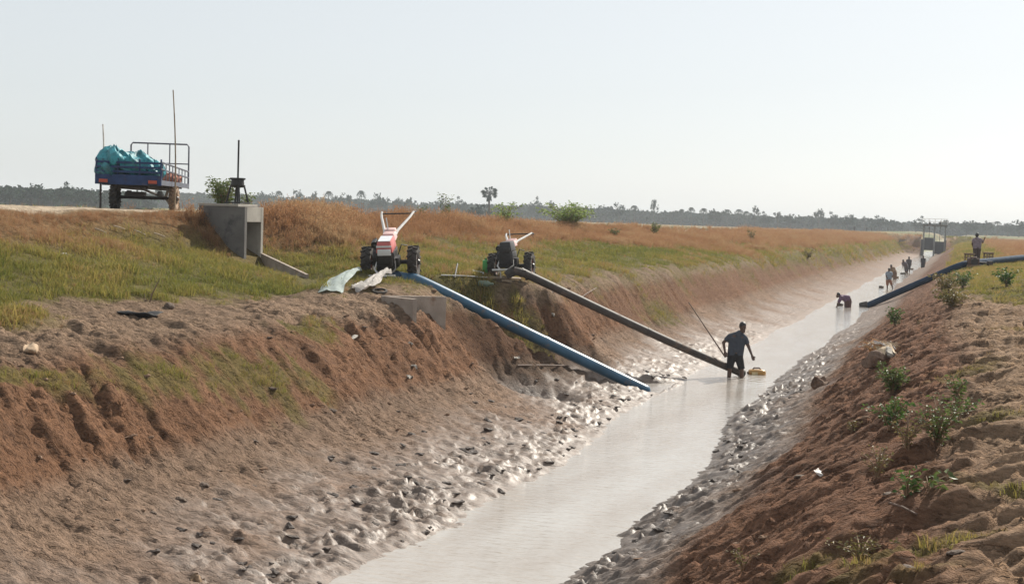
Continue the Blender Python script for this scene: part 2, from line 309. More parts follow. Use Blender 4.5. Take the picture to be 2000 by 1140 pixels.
# ------------------------------------------------------------------ water
def water_material():
    m = bpy.data.materials.new('muddy_water'); m.use_nodes = True; n = m.node_tree; L = n.links; b = n.nodes['Principled BSDF']
    geo = n.nodes.new('ShaderNodeNewGeometry')
    mp = n.nodes.new('ShaderNodeMapping'); mp.inputs['Scale'].default_value = (1, .35, 1); mp.inputs['Rotation'].default_value = (0, 0, .35)
    L.new(geo.outputs['Position'], mp.inputs['Vector'])
    t = n.nodes.new('ShaderNodeTexNoise'); t.inputs['Scale'].default_value = 1.3; t.inputs['Detail'].default_value = 5; L.new(mp.outputs[0], t.inputs['Vector'])
    r = n.nodes.new('ShaderNodeValToRGB'); r.color_ramp.elements[0].position = .35; r.color_ramp.elements[1].position = .68
    r.color_ramp.elements[0].color = (.33, .295, .26, 1); r.color_ramp.elements[1].color = (.40, .38, .355, 1)
    L.new(t.outputs[0], r.inputs[0]); L.new(r.outputs[0], b.inputs['Base Color'])
    b.inputs['Roughness'].default_value = .05; b.inputs['IOR'].default_value = 1.45; b.inputs['Specular IOR Level'].default_value = .75
    mp2 = n.nodes.new('ShaderNodeMapping'); mp2.inputs['Scale'].default_value = (.8, 2.2, 1); mp2.inputs['Rotation'].default_value = (0, 0, -.3); L.new(geo.outputs['Position'], mp2.inputs['Vector'])
    t2 = n.nodes.new('ShaderNodeTexNoise'); t2.inputs['Scale'].default_value = 4.5; t2.inputs['Detail'].default_value = 4; L.new(mp2.outputs[0], t2.inputs['Vector'])
    bp = n.nodes.new('ShaderNodeBump'); bp.inputs['Strength'].default_value = .6; bp.inputs['Distance'].default_value = .03
    hsum = t2.outputs[0]
    for (rx_, ry_) in ((-5.55, 31.85), (-5.2, 31.95), (-5.4, 63.7)):
        vd = n.nodes.new('ShaderNodeVectorMath'); vd.operation = 'DISTANCE'; vd.inputs[1].default_value = (rx_, ry_, 0); L.new(geo.outputs['Position'], vd.inputs[0])
        m1 = n.nodes.new('ShaderNodeMath'); m1.operation = 'MULTIPLY'; m1.inputs[1].default_value = 26; L.new(vd.outputs['Value'], m1.inputs[0])
        m2 = n.nodes.new('ShaderNodeMath'); m2.operation = 'SINE'; L.new(m1.outputs[0], m2.inputs[0])
        m3 = n.nodes.new('ShaderNodeMapRange'); m3.inputs[1].default_value = .05; m3.inputs[2].default_value = 1.5; m3.inputs[3].default_value = .35; m3.inputs[4].default_value = 0; L.new(vd.outputs['Value'], m3.inputs[0])
        m4 = n.nodes.new('ShaderNodeMath'); m4.operation = 'MULTIPLY_ADD'; L.new(m2.outputs[0], m4.inputs[0]); L.new(m3.outputs[0], m4.inputs[1]); L.new(hsum, m4.inputs[2]); hsum = m4.outputs[0]
    L.new(hsum, bp.inputs['Height']); L.new(bp.outputs[0], b.inputs['Normal'])
    return m
wx = np.linspace(-8.2, -2.6, 12); wy = np.concatenate([np.linspace(-25, 40, 40), np.linspace(44, GATE_Y + 45, 50)])
WX, WY = np.meshgrid(wx, wy)
wm_ = mesh_from_arrays('water', np.stack([WX.ravel(), WY.ravel(), 0 * WX.ravel()], -1), grid_quads(*WX.shape))
water = bpy.data.objects.new('water', wm_); COL.objects.link(water); water['kind'] = 'structure'; wm_.materials.append(water_material())
#@@GRASS
# ------------------------------------------------------------------ grass (nobody could count it: stuff, instanced tufts)
def blade_material(name, cols, transl=.4):
    m = bpy.data.materials.new(name); m.use_nodes = True; n = m.node_tree; L = n.links; b = n.nodes['Principled BSDF']
    a = n.nodes.new('ShaderNodeAttribute'); a.attribute_type = 'INSTANCER'; a.attribute_name = 'tint'
    a2 = n.nodes.new('ShaderNodeAttribute'); a2.attribute_name = 'blade'
    ad = n.nodes.new('ShaderNodeMath'); ad.operation = 'MULTIPLY_ADD'; ad.inputs[1].default_value = .35; L.new(a2.outputs['Fac'], ad.inputs[0]); L.new(a.outputs['Fac'], ad.inputs[2])
    r = n.nodes.new('ShaderNodeValToRGB'); L.new(ad.outputs[0], r.inputs[0])
    while len(r.color_ramp.elements) < len(cols): r.color_ramp.elements.new(.5)
    for i, c in enumerate(cols): r.color_ramp.elements[i].position = i / (len(cols) - 1); r.color_ramp.elements[i].color = (*c, 1)
    L.new(r.outputs[0], b.inputs['Base Color']); b.inputs['Roughness'].default_value = .6; b.inputs['Specular IOR Level'].default_value = .25
    t = n.nodes.new('ShaderNodeBsdfTranslucent'); L.new(r.outputs[0], t.inputs[0])
    mx = n.nodes.new('ShaderNodeMixShader'); mx.inputs[0].default_value = transl; out = n.nodes['Material Output']
    L.new(b.outputs[0], mx.inputs[1]); L.new(t.outputs[0], mx.inputs[2]); L.new(mx.outputs[0], out.inputs[0])
    return m
def tuft_mesh(name, n, h0, h1, wd, lean, spread, seed_head, material, rs):
    rg = random.Random(rs); vs = []; fs = []; bl = []
    for i in range(n):
        a = rg.uniform(0, 6.283); r = spread * math.sqrt(rg.random()); bx, by = r * math.cos(a), r * math.sin(a)
        h = rg.uniform(h0, h1); da = rg.uniform(0, 6.283); ln = lean * rg.uniform(.3, 1) * h; ox, oy = ln * math.cos(da), ln * math.sin(da)
        pa = rg.uniform(0, 3.14); wx_, wy_ = wd * math.cos(pa) * rg.uniform(.6, 1.2), wd * math.sin(pa) * rg.uniform(.6, 1.2); k = len(vs); t = rg.random()
        vs += [(bx - wx_, by - wy_, -.03), (bx + wx_, by + wy_, -.03), (bx + ox * .35 + wx_ * .8, by + oy * .35 + wy_ * .8, h * .6), (bx + ox * .35 - wx_ * .8, by + oy * .35 - wy_ * .8, h * .6), (bx + ox, by + oy, h)]
        fs += [(k, k + 1, k + 2, k + 3), (k + 3, k + 2, k + 4)]; bl += [t] * 5
        if seed_head:
            for q in range(5):
                f = rg.uniform(.5, 1.08); cx, cy, cz = bx + ox * f, by + oy * f, h * f; k = len(vs); s = wd * 3.0
                for _ in range(3): vs.append((cx + rg.uniform(-s, s), cy + rg.uniform(-s, s), cz + rg.uniform(-s, s) * 1.6)); bl.append(.5 + .5 * t)
                fs.append((k, k + 1, k + 2))
    me = bpy.data.meshes.new(name); me.from_pydata(vs, [], fs); me.update()
    at = me.attributes.new('blade', 'FLOAT', 'POINT'); at.data.foreach_set('value', bl); me.materials.append(material)
    return bpy.data.objects.new(name, me)
MG_GREEN = blade_material('green_blades', [(.10, .125, .026), (.185, .18, .04), (.27, .22, .062), (.31, .20, .085)], .5)
MG_DRY = blade_material('dry_blades', [(.15, .085, .04), (.25, .135, .065), (.34, .18, .09), (.38, .26, .14)], .5)
def scatter(name, tufts, pts, rots, scl, tint, label=None):
    me = bpy.data.meshes.new(name); me.vertices.add(len(pts)); me.vertices.foreach_set('co', np.asarray(pts, np.float32).ravel())
    for nm, ty, arr, key in (('rot', 'FLOAT_VECTOR', rots, 'vector'), ('scl', 'FLOAT', scl, 'value'), ('tint', 'FLOAT', tint, 'value'), ('pick', 'INT', RNG.integers(0, len(tufts), len(pts)), 'value')):
        a = me.attributes.new(nm, ty, 'POINT'); a.data.foreach_set(key, np.asarray(arr, np.int32 if ty == 'INT' else np.float32).ravel())
    o = bpy.data.objects.new(name, me); COL.objects.link(o); o['kind'] = 'stuff'
    g = bpy.data.node_groups.new(name, 'GeometryNodeTree')
    g.interface.new_socket('Geometry', in_out='INPUT', socket_type='NodeSocketGeometry'); g.interface.new_socket('Geometry', in_out='OUTPUT', socket_type='NodeSocketGeometry')
    gi = g.nodes.new('NodeGroupInput'); go = g.nodes.new('NodeGroupOutput'); iop = g.nodes.new('GeometryNodeInstanceOnPoints'); gi2 = g.nodes.new('GeometryNodeGeometryToInstance')
    for t in tufts[::-1]:
        oi = g.nodes.new('GeometryNodeObjectInfo'); oi.inputs['Object'].default_value = t; oi.inputs['As Instance'].default_value = True; g.links.new(oi.outputs['Geometry'], gi2.inputs[0])
    def attr(nm, ty):
        q = g.nodes.new('GeometryNodeInputNamedAttribute'); q.data_type = ty; q.inputs[0].default_value = nm; return q.outputs[0]
    g.links.new(gi.outputs[0], iop.inputs['Points']); g.links.new(gi2.outputs[0], iop.inputs['Instance'])
    iop.inputs['Pick Instance'].default_value = True; g.links.new(attr('pick', 'INT'), iop.inputs['Instance Index'])
    e2r = g.nodes.new('FunctionNodeEulerToRotation'); g.links.new(attr('rot', 'FLOAT_VECTOR'), e2r.inputs[0]); g.links.new(e2r.outputs[0], iop.inputs['Rotation'])
    g.links.new(attr('scl', 'FLOAT'), iop.inputs['Scale']); g.links.new(iop.outputs[0], go.inputs[0])
    md = o.modifiers.new('tufts', 'NODES'); md.node_group = g
    return o
green_tufts = [tuft_mesh('green_tuft', 18, .04, .12, .005, .9, .11, False, MG_GREEN, i) for i in range(3)]
dry_tufts = [tuft_mesh('dry_tuft', 16, .2, .44, .006, .55, .13, True, MG_DRY, 20 + i) for i in range(3)]
_cand = []
for (x0, x1, y0, y1, den) in [(-19.8, -9.0, 7, 19, 150), (-19.8, -8.5, 19, 32, 110), (-19.8, -8.5, 32, 75, 42), (-19.8, -8.0, 75, 205, 10), (-1.8, 6, 4.6, 28, 130), (-1.6, 12, 28, 90, 34), (-1.6, 25, 90, 205, 7), (-27, -23.6, 10, 60, 12), (-15, 5, 200, 214, 6)]:
    k = int((x1 - x0) * (y1 - y0) * den); _cand.append(np.stack([RNG.uniform(x0, x1, k), RNG.uniform(y0, y1, k)], -1))
_c = np.concatenate(_cand); cx_, cy_ = _c[:, 0], _c[:, 1]
_cz, _cz0, _w, _g, _d, _r, _n1, _n2, _n3, _ri, _ho = full_z(cx_, cy_, True)
_g = np.where((cx_ < -23.6) | (cy_ > 199), 1 - _r, _g)
_avoid = np.ones(len(cx_), bool)
for (ax_, ay_, bx_, by_, rr) in [(-12.9, 25.2, -9.6, 28.6, .0), (-16.8, 27.1, -14.1, 24.9, .5), (-13.6, 24.1, -12.3, 24.3, .45), (-19.0, 27.6, -16.6, 26.6, .55)]:
    vx, vy = bx_ - ax_, by_ - ay_; t_ = np.clip(((cx_ - ax_) * vx + (cy_ - ay_) * vy) / (vx * vx + vy * vy), 0, 1)
    _avoid &= np.hypot(cx_ - ax_ - t_ * vx, cy_ - ay_ - t_ * vy) > rr
_keep = _avoid & (RNG.random(len(cx_)) < _g ** 1.5 * np.clip(.78 + .35 * _n2 + .2 * _n1, .25, 1)) & (_cz > .5) & ~((cx_ < -18.75) & (cx_ > -20) & (cy_ < 31))
_isdry = _keep & (RNG.random(len(cx_)) < np.clip(_d * 1.05 + .05 + .16 * sstep(-.2, .6, _n1), 0, 1) * (cx_ < -5) + _d * .7 * (cx_ > 0))
_isgreen = _keep & ~_isdry
def _mk(name, tufts, sel, smul, tint):
    k = sel.sum(); fdist = np.clip(cy_[sel] / 60, 1, 1.9)
    rots = np.stack([RNG.normal(0, .15, k), RNG.normal(0, .15, k), RNG.uniform(0, 6.283, k)], -1)
    return scatter(name, tufts, np.stack([cx_[sel], cy_[sel], _cz[sel] - .015], -1), rots, RNG.uniform(.65, 1.35, k) * fdist * smul[sel], np.clip(tint[sel] + RNG.normal(0, .12, k), 0, .8))
_tg = .36 + .25 * _n3 + .26 * _n1 + .12 * _n2 + .25 * sstep(2.7, 3.4, _cz0) * (cx_ < -5)
_nearedge = (.45 + .55 * sstep(.5, .95, _g)) * np.where((cx_ > -11.6) & (cx_ < -5) & (cy_ < 23), .7, np.where((cx_ > -5) & (cy_ < 26), .6, 1))
_mk('green_grass', green_tufts, _isgreen, _nearedge * np.where(cx_ > -5, 1.0, 1.05) * np.clip(1 + .45 * _n2, .5, 1.7), _tg)
_lowdry = .28 + .27 * sstep(.15, .6, _d) + .5 * sstep(3.2, 3.75, _cz0) + .12 * _n1
_lowdry = np.where((cy_ < 26) & (cx_ < -5), _lowdry * np.where(cx_ < -17.6, .33, .6), _lowdry)
_lowdry = np.where((cx_ < -18.4) & (cy_ < 32), .3, _lowdry)
_mk('dry_grass', dry_tufts, _isdry, _lowdry, .45 + .25 * _n1)
#@@GRASSEND
#@@OBJECTS
# ------------------------------------------------------------------ mesh helpers
def link(name, me, m=None, parent=None):
    o = bpy.data.objects.new(name, me); COL.objects.link(o)
    if m is not None: me.materials.append(m)
    if parent is not None: o.parent = parent
    return o
def obj(name, bm, m=None, parent=None, smooth=True, bevel=0):
    if bevel: bmesh.ops.bevel(bm, geom=[e for e in bm.edges if e.calc_face_angle(0) > .6], offset=bevel, segments=2, affect='EDGES', profile=.6)
    bmesh.ops.recalc_face_normals(bm, faces=bm.faces)
    me = bpy.data.meshes.new(name); bm.to_mesh(me); bm.free()
    if smooth:
        me.polygons.foreach_set('use_smooth', np.ones(len(me.polygons), bool)); me.set_sharp_from_angle(angle=R(38))
    return link(name, me, m, parent)
def thing(name, label, cat, loc=(0, 0, 0), rz=0, group=None, rx=0, ry=0):
    o = bpy.data.objects.new(name, None); COL.objects.link(o); o.location = loc; o.rotation_euler = (rx, ry, rz); o.empty_display_size = .2
    tag(o, label, cat, group); return o
def tag(o, label, cat, group=None):
    o['label'] = label; o['category'] = cat
    if group: o['group'] = group
    return o
def box(bm, c, s, rot=None, taper=None):
    r = bmesh.ops.create_cube(bm, size=1); M = Matrix.Translation(c) @ (rot.to_4x4() if rot else Matrix.Identity(4)) @ Matrix.Diagonal((*s, 1))
    for v in r['verts']:
        if taper and v.co.z > 0: v.co.x *= taper[0]; v.co.y *= taper[1]
        v.co = M @ v.co
    return r['verts']
def tube(bm, pts, r, n=8, caps=True):
    pts = [Vector(p) for p in pts]; rs = r if isinstance(r, (list, tuple)) else [r] * len(pts); rings = []; prev = None
    for i, p in enumerate(pts):
        t = (pts[min(i + 1, len(pts) - 1)] - pts[max(i - 1, 0)]).normalized()
        a = prev if prev is not None else (Vector((0, 0, 1)) if abs(t.z) < .9 else Vector((1, 0, 0)))
        a = (a - t * a.dot(t)).normalized(); b = t.cross(a); prev = a
        rings.append([bm.verts.new(p + (a * math.cos(k * 6.28318 / n) + b * math.sin(k * 6.28318 / n)) * rs[i]) for k in range(n)])
    for A, B in zip(rings, rings[1:]):
        for k in range(n): bm.faces.new((A[k], A[(k + 1) % n], B[(k + 1) % n], B[k]))
    if caps: bm.faces.new(rings[0][::-1]); bm.faces.new(rings[-1])
    return rings
def lathe(bm, prof, axis='X', n=24, c=(0, 0, 0), closed=False):
    rings = []; c = Vector(c)
    for k in range(n):
        a = k * 6.28318 / n; ring = []
        for (h, r) in prof:
            p = {'X': Vector((h, r * math.cos(a), r * math.sin(a))), 'Y': Vector((r * math.cos(a), h, r * math.sin(a))), 'Z': Vector((r * math.cos(a), r * math.sin(a), h))}[axis]
            ring.append(bm.verts.new(c + p))
        rings.append(ring)
    m = len(prof)
    for k in range(n):
        A, B = rings[k], rings[(k + 1) % n]
        for i in range(m if closed else m - 1): bm.faces.new((A[i], A[(i + 1) % m], B[(i + 1) % m], B[i]))
def blob(bm, c, r, sub=2):
    v = bmesh.ops.create_icosphere(bm, subdivisions=sub, radius=1)['verts']; r = r if isinstance(r, (tuple, list)) else (r, r, r)
    for q in v: q.co = Vector((q.co.x * r[0] + c[0], q.co.y * r[1] + c[1], q.co.z * r[2] + c[2]))
    return v
def copy_tree(o, parent=None):
    c = o.copy(); COL.objects.link(c)
    if parent is not None: c.parent = parent
    for ch in list(o.children): copy_tree(ch, c)
    return c
def jitter(bm, amt, sc, seed=0):
    for v in bm.verts:
        p = v.co * sc; q = np.array([p.x, p.y, p.z])
        dx = float(vnoise(np.array([p.x + p.z * .7]), np.array([p.y + p.z * .4]), seed)[0]) - .5
        dy = float(vnoise(np.array([p.y - p.z * .6]), np.array([p.x + 31.0]), seed + 1)[0]) - .5
        dz = float(vnoise(np.array([p.x * 1.1 - 7]), np.array([p.y * 1.1 + p.z]), seed + 2)[0]) - .5
        v.co += Vector((dx, dy, dz)) * 2 * amt
def camyaw(): return math.atan2(-_fw0.x, _fw0.y)      # rotation that turns local +Y to the viewing direction

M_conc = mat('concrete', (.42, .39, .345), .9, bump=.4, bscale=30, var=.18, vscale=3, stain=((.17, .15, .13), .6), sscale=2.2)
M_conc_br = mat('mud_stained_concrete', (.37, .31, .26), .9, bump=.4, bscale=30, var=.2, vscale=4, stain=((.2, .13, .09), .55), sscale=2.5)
M_conc_dk = mat('weathered_shaded_concrete', (.17, .16, .15), .9, bump=.4, bscale=20, var=.25, vscale=1.5, stain=((.05, .05, .05), .5), sscale=1.6)
M_black = mat('black_iron', (.018, .017, .017), .5, var=.4)
M_dark = mat('oily_engine', (.028, .026, .026), .45, metal=.2, var=.5, vscale=14)
M_rub = mat('dusty_rubber', (.06, .052, .045), .85, var=.45, vscale=9)
M_rubt = mat('sunlit_dusty_rubber', (.30, .21, .145), .9, var=.35, vscale=7)
M_red = mat('faded_red_paint', (.60, .15, .14), .4, var=.2, stain=((.2, .13, .09), .62), sscale=7)
M_pink = mat('sun_bleached_paint', (.74, .50, .47), .5, var=.18)
M_sil = mat('galvanised_tube', (.62, .60, .57), .35, metal=.55, var=.15)
M_white = mat('white_lens', (.78, .80, .82), .25, var=.06)
M_rim = mat('rusty_red_rim', (.26, .07, .04), .6, var=.3)
M_blue = mat('blue_pipe', (.035, .12, .21), .38, var=.22, vscale=2.5, bump=.08, bscale=6, stain=((.17, .12, .085), .58), sscale=3.2)
M_dkblue = mat('dark_blue_pipe', (.03, .055, .095), .8, var=.25, vscale=2.5, spec=.08)
M_brpipe = mat('brown_grey_pipe', (.055, .043, .037), .62, var=.3, vscale=3, bump=.1, stain=((.15, .10, .07), .55), sscale=3)
M_trblue = mat('blue_trailer_paint', (.022, .05, .14), .45, var=.3, vscale=5, stain=((.12, .075, .05), .6), sscale=4, spec=.2)
M_trgrey = mat('grey_blue_steel', (.11, .12, .16), .5, var=.25, vscale=6)
M_under = mat('chassis_steel', (.03, .022, .02), .7, var=.3)
M_orange = mat('orange_red_lens', (.45, .07, .03), .3, var=.1)
M_wood = mat('weathered_wood', (.26, .17, .10), .8, var=.3, vscale=12, bump=.3)
M_bamboo = mat('dry_bamboo', (.33, .25, .17), .6, var=.25, vscale=8)
M_bamb_dk = mat('dark_bamboo', (.16, .10, .07), .6, var=.25, vscale=8)
M_skin = mat('brown_skin', (.10, .052, .034), .55, var=.12, vscale=10)
M_hair = mat('black_hair', (.012, .011, .011), .5, var=.3)
M_plastic = mat('pale_plastic_sheet', (.70, .78, .74), .25, var=.12, vscale=5, bump=.15, bscale=12)
M_sack = mat('white_sack', (.72, .68, .64), .7, var=.18, vscale=9, bump=.5, bscale=18)
M_green = mat('green_plastic', (.05, .36, .07), .4, var=.1)
M_tansack = mat('tan_straw_sack', (.55, .42, .28), .8, var=.35, vscale=14, bump=.6, bscale=30)
M_orsack = mat('orange_straw_sack', (.55, .28, .10), .8, var=.35, vscale=14, bump=.6, bscale=30)
M_mudclod = mat('wet_mud_clod', (.085, .062, .05), .6, var=.3, bump=.6, bscale=12)
M_stone = mat('dark_stone', (.14, .10, .075), .85, var=.3, bump=.5, bscale=15)

# ------------------------------------------------------------------ sluice tower in the left embankment
def sluice_tower():
    x1, y0, y1, zt, zb = -16.9, 26.62, 27.5, 4.02, 2.3
    t = thing('sluice_tower', 'small concrete sluice tower with open front set into the grassy embankment', 'sluice', (x1, y0, zb))
    L, W, Hh = 1.35, y1 - y0, zt - zb; th = .11
    def part(name, c, s, m=M_conc): b = bmesh.new(); box(b, c, s); return obj(name, b, m, t, False, .008)
    part('side_wall', (-L / 2, th / 2, Hh / 2), (L, th, Hh), M_conc_dk); part('side_wall', (-L / 2, W - th / 2, Hh / 2), (L, th, Hh))  # near side wall: shade painted in as darker concrete, besides real stains
    part('rear_wall', (-L + th / 2, W / 2, Hh / 2 - .003), (th, W - 2 * th - .004, Hh - .006))
    part('header', (-th / 2 - .002, W / 2, Hh - .19), (th, W - 2 * th - .004, .37))
    part('top_slab', (-L / 2 - .1, W / 2, Hh + .035), (L - .18, W + .04, .065))
    part('slide_gate', (-.75, W / 2, .5), (.05, W - 2 * th - .01, .95), M_under)
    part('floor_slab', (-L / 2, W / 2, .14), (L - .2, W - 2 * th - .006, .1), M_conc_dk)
    h = thing('gate_hoist', '', '', (-.52, W / 2 + .02, Hh + .07)); del h['label'], h['category']; h.parent = t
    for sx in (-1, 1):
        for sy in (-1, 1):
            b = bmesh.new(); tube(b, [(sx * .2, sy * .21, 0), (sx * .12, sy * .13, .44)], .026, 6); obj('leg', b, M_black, h)
    b = bmesh.new(); box(b, (0, 0, .03), (.46, .48, .04)); obj('base_plate', b, M_black, h)
    b = bmesh.new(); lathe(b, [(.42, .02), (.42, .18), (.48, .2), (.48, .17), (.62, .16), (.62, .2), (.66, .2), (.66, .02)], 'Z', 16); obj('gear_box', b, M_black, h)
    b = bmesh.new(); tube(b, [(0, 0, -.6), (.01, 0, 1.62)], .024, 8); obj('screw_rod', b, M_black, h)
    for a in (0, 2.1, 4.2):
        b = bmesh.new(); tube(b, [(0, 0, .62), (.2 * math.cos(a), .2 * math.sin(a), .62)], .015, 6); obj('spoke', b, M_black, h)
sluice_tower()
def strip_wall(name, label, p, q, th, depth, m, cat):
    p, q = Vector(p), Vector(q); d = (q - p); n = Vector((-d.y, d.x, 0)).normalized() * th / 2; b = bmesh.new(); vs = []
    for a in (p, q):
        for s in (-1, 1):
            for dz in (0, -depth): vs.append(b.verts.new(a + n * s + Vector((0, 0, dz)) - p))
    for f in ((0, 2, 3, 1), (4, 5, 7, 6), (0, 1, 5, 4), (2, 6, 7, 3), (0, 4, 6, 2), (1, 3, 7, 5)): b.faces.new([vs[i] for i in f])
    o = obj(name, b, m, None, False, .006); o.location = p; return tag(o, label, cat)
def channel_kerb():
    a, c = Vector((-16.87, 27.42, 0)), Vector((-14.2, 25.05, 0)); N = 9; b = bmesh.new(); d = (c - a).normalized(); n = Vector((-d.y, d.x, 0)) * .035; rows = []
    z0_, z1_ = gz(a.x, a.y) + .12, gz(c.x, c.y) + .1
    for i in range(N + 1):
        p = a.lerp(c, i / N); zt = max(z0_ + (z1_ - z0_) * i / N, gz(p.x, p.y) + .1)
        rows.append([b.verts.new(q) for q in (p + n + Vector((0, 0, zt)), p - n + Vector((0, 0, zt)), p - n + Vector((0, 0, zt - .6)), p + n + Vector((0, 0, zt - .6)))])
    for A, B in zip(rows, rows[1:]):
        for k in range(4): b.faces.new((A[k], A[(k + 1) % 4], B[(k + 1) % 4], B[k]))
    b.faces.new(rows[0]); b.faces.new(rows[-1][::-1])
    tag(obj('channel_kerb', b, M_conc_br, None, False), 'low concrete channel kerb running down from the sluice tower', 'kerb')
channel_kerb()
strip_wall('culvert_wall', 'tall brown concrete culvert wing wall under the blue pipe', onz(745, 577, 2.31), onz(871, 579, 2.31), .1, 1.2, M_conc_br, 'wall')
_b0 = onz(752, 578, 2.30); _b1 = onz(811, 584, 2.30)
strip_wall('culvert_wall', 'short low concrete culvert wing wall beside the mud bank', _b0, _b1, .1, .9, M_conc_br, 'wall')

# ------------------------------------------------------------------ walking tractors
def tyre_mesh(bm, r, wd, lugs, c=(0, 0, 0)):
    ri = r * .56
    lathe(bm, [(-wd * .34, ri), (-wd * .5, ri + (r - ri) * .45), (-wd * .46, r * .94), (-wd * .28, r * .965), (0, r * .975), (wd * .28, r * .965), (wd * .46, r * .94), (wd * .5, ri + (r - ri) * .45), (wd * .34, ri)], 'X', 30, c, True)
    for k in range(lugs):
        for s in (-1, 1):
            a = (k + (.5 if s > 0 else 0)) * 6.28318 / lugs
            Rm = Matrix.Rotation(a, 3, 'X') @ Matrix.Rotation(s * .6, 3, 'Z')
            p = Vector((s * wd * .26, 0, 0)) + Matrix.Rotation(a, 3, 'X') @ Vector((0, 0, r * .985))
            box(bm, Vector(c) + p, (wd * .56, .035, .055), Rm)
def wheel(parent, x, r, wd, m_t, m_r, side, lugs=14):
    b = bmesh.new(); lathe(b, [(-wd * .3, r * .57), (-wd * .1, r * .5), (side * wd * .06, r * .3), (side * wd * .1, .05), (side * wd * .1, .002)], 'X', 20)
    w_ = obj('wheel', b, m_r, parent); w_.location = (x, 0, r)
    b = bmesh.new(); tyre_mesh(b, r, wd, lugs); obj('tyre', b, m_t, w_)
    b = bmesh.new(); lathe(b, [(-.05, .07), (side * .1, .07), (side * .13, .045), (side * .13, .001)], 'X', 10); obj('hub', b, M_dark, w_)
    return w_
def tractor(label, loc, rz, hood, ry=0, tilt=14, hand=1.0):
    t = thing('walking_tractor', label, 'tractor', loc, rz, None, 0, ry)
    T = Matrix.Translation((0, 0, .36)) @ Matrix.Rotation(R(-tilt), 4, 'X') @ Matrix.Translation((0, 0, -.36))
    def fin(name, b, m, bevel=0, par=t):
        bmesh.ops.transform(b, matrix=T, verts=b.verts); return obj(name, b, m, par, True, bevel)
    wheel(t, -.47, .35, .2, M_rub, M_rim, -1); wheel(t, .47, .35, .2, M_rub, M_rim, 1)
    b = bmesh.new(); tube(b, [(-.44, 0, .36), (.44, 0, .36)], .05, 10); box(b, (.27, 0, .36), (.2, .12, .1)); fin('axle', b, M_dark)
    b = bmesh.new(); box(b, (0, -.05, .5), (.26, .36, .46), taper=(.8, .8)); box(b, (0, 0, .34), (.3, .22, .2)); fin('gearbox', b, M_dark, .02)
    b = bmesh.new(); box(b, (0, .42, .56), (.36, .56, .42)); box(b, (-.2, .4, .5), (.1, .3, .2)); box(b, (0, .72, .62), (.3, .1, .3)); eng = fin('engine', b, M_dark, .02)
    b = bmesh.new(); lathe(b, [(.2, .02), (.2, .2), (.23, .21), (.27, .21), (.28, .15), (.27, .02)], 'X', 24, (0, .35, .58)); fin('flywheel', b, M_dark)
    for k in range(3):
        b = bmesh.new(); box(b, (0, .772, .5 + .05 * k), (.24, .012, .018)); fin('grille_bar', b, M_black, 0, eng)
    b = bmesh.new(); box(b, (0, .46, .9), (.34, .62, .25), taper=(.8, .86)); hd = fin('hood', b, hood, .035)
    b = bmesh.new(); box(b, (0, .785, .8), (.27, .03, .14), taper=(.95, 1)); fin('headlight', b, M_white if hood is M_red else M_dark, .012)
    if hood is M_red:
        b = bmesh.new(); box(b, (0, .5, 1.032), (.24, .44, .012)); fin('hood_stripe', b, M_white, 0, hd)
        b = bmesh.new(); box(b, (0, .772, .925), (.3, .012, .04)); fin('front_band', b, M_white, 0, hd)
    b = bmesh.new(); box(b, (0, -.02, .96), (.3, .36, .16), taper=(.75, .8)); box(b, (0, -.24, 1.02), (.22, .2, .1)); fin('tank_cover', b, M_pink, .03)
    b = bmesh.new(); tube(b, [(.26, .3, .84), (.26, .12, .86)], [.075, .075], 12); tube(b, [(.2, .36, .82), (.26, .3, .84)], .03, 8); tube(b, [(.26, .12, .86), (.27, .0, .9)], .025, 8); fin('muffler', b, M_black)
    for s in (-1, 1):
        b = bmesh.new(); e = Vector((s * .34, -1.42 * hand, 1.16))
        tube(b, [(s * .1, -.02, .92), (s * .13, -.3, 1.0), (s * .3, -1.1 * hand, 1.12), e], [.032, .032, .026, .024], 8)
        hb = fin('handlebar', b, M_sil); b = bmesh.new(); tube(b, [e, e + Vector((s * .02, -.14, -.03))], .026, 8); fin('grip', b, M_black, 0, hb)
        b = bmesh.new(); tube(b, [e + Vector((0, .1, -.03)), e + Vector((s * .02, -.1, -.1))], .009, 6); fin('brake_lever', b, M_dark, 0, hb)
    b = bmesh.new(); tube(b, [(-.32, -1.3 * hand, 1.15), (.32, -1.3 * hand, 1.15)], .016, 8); fin('crossbar', b, M_dark)
    b = bmesh.new(); tube(b, [(.03, -.15, 1.02), (.08, -.3, 1.3)], .013, 6); fin('gear_lever', b, M_sil)
    for s in (-1, 1):
        b = bmesh.new(); tube(b, [(s * .17, .6, .56), (s * .2, .78, .42), (s * .1, .98, .34)], .022, 8); fin('front_stay', b, M_sil if s > 0 else M_dark)
    b = bmesh.new(); tube(b, [(-.22, .98, .33), (.3, .98, .33)], .03, 8); fin('front_bar', b, M_sil)
    b = bmesh.new(); tube(b, [(.1, .96, .35), (.1, .93, .12)], .018, 6); fin('prop_stand', b, M_sil)
    b = bmesh.new(); tube(b, [(-.36, .05, .75), (-.26, .15, .8), (-.2, .25, .6), (-.22, .3, .45)], .012, 6); fin('hose', b, M_black)
    return t
def ground_at_pixel(px, py):      # follow the photo ray to the terrain
    d = ray(px, py); t = 3.0 * 1.0025 ** np.arange(1700)
    X_, Y_, Z_ = d.x * t, d.y * t, CH + d.z * t
    k = int(np.argmax(Z_ < full_z(X_, Y_))); return CAM + d * float(t[k])
cy = camyaw()
T1 = ats(764, 543, 85); T1z = min(gz(T1.x - .5, T1.y), gz(T1.x + .5, T1.y)) 
t1 = tractor('red hooded walking tractor driving the bright blue pump pipe', (T1.x, T1.y, gz(T1.x, T1.y) - .02), cy + math.pi - .05, M_red, ry=R(3), tilt=14)
t1.scale = (1.13, 1.1, 1.03)
T2 = ats(1000, 545, 78.5)
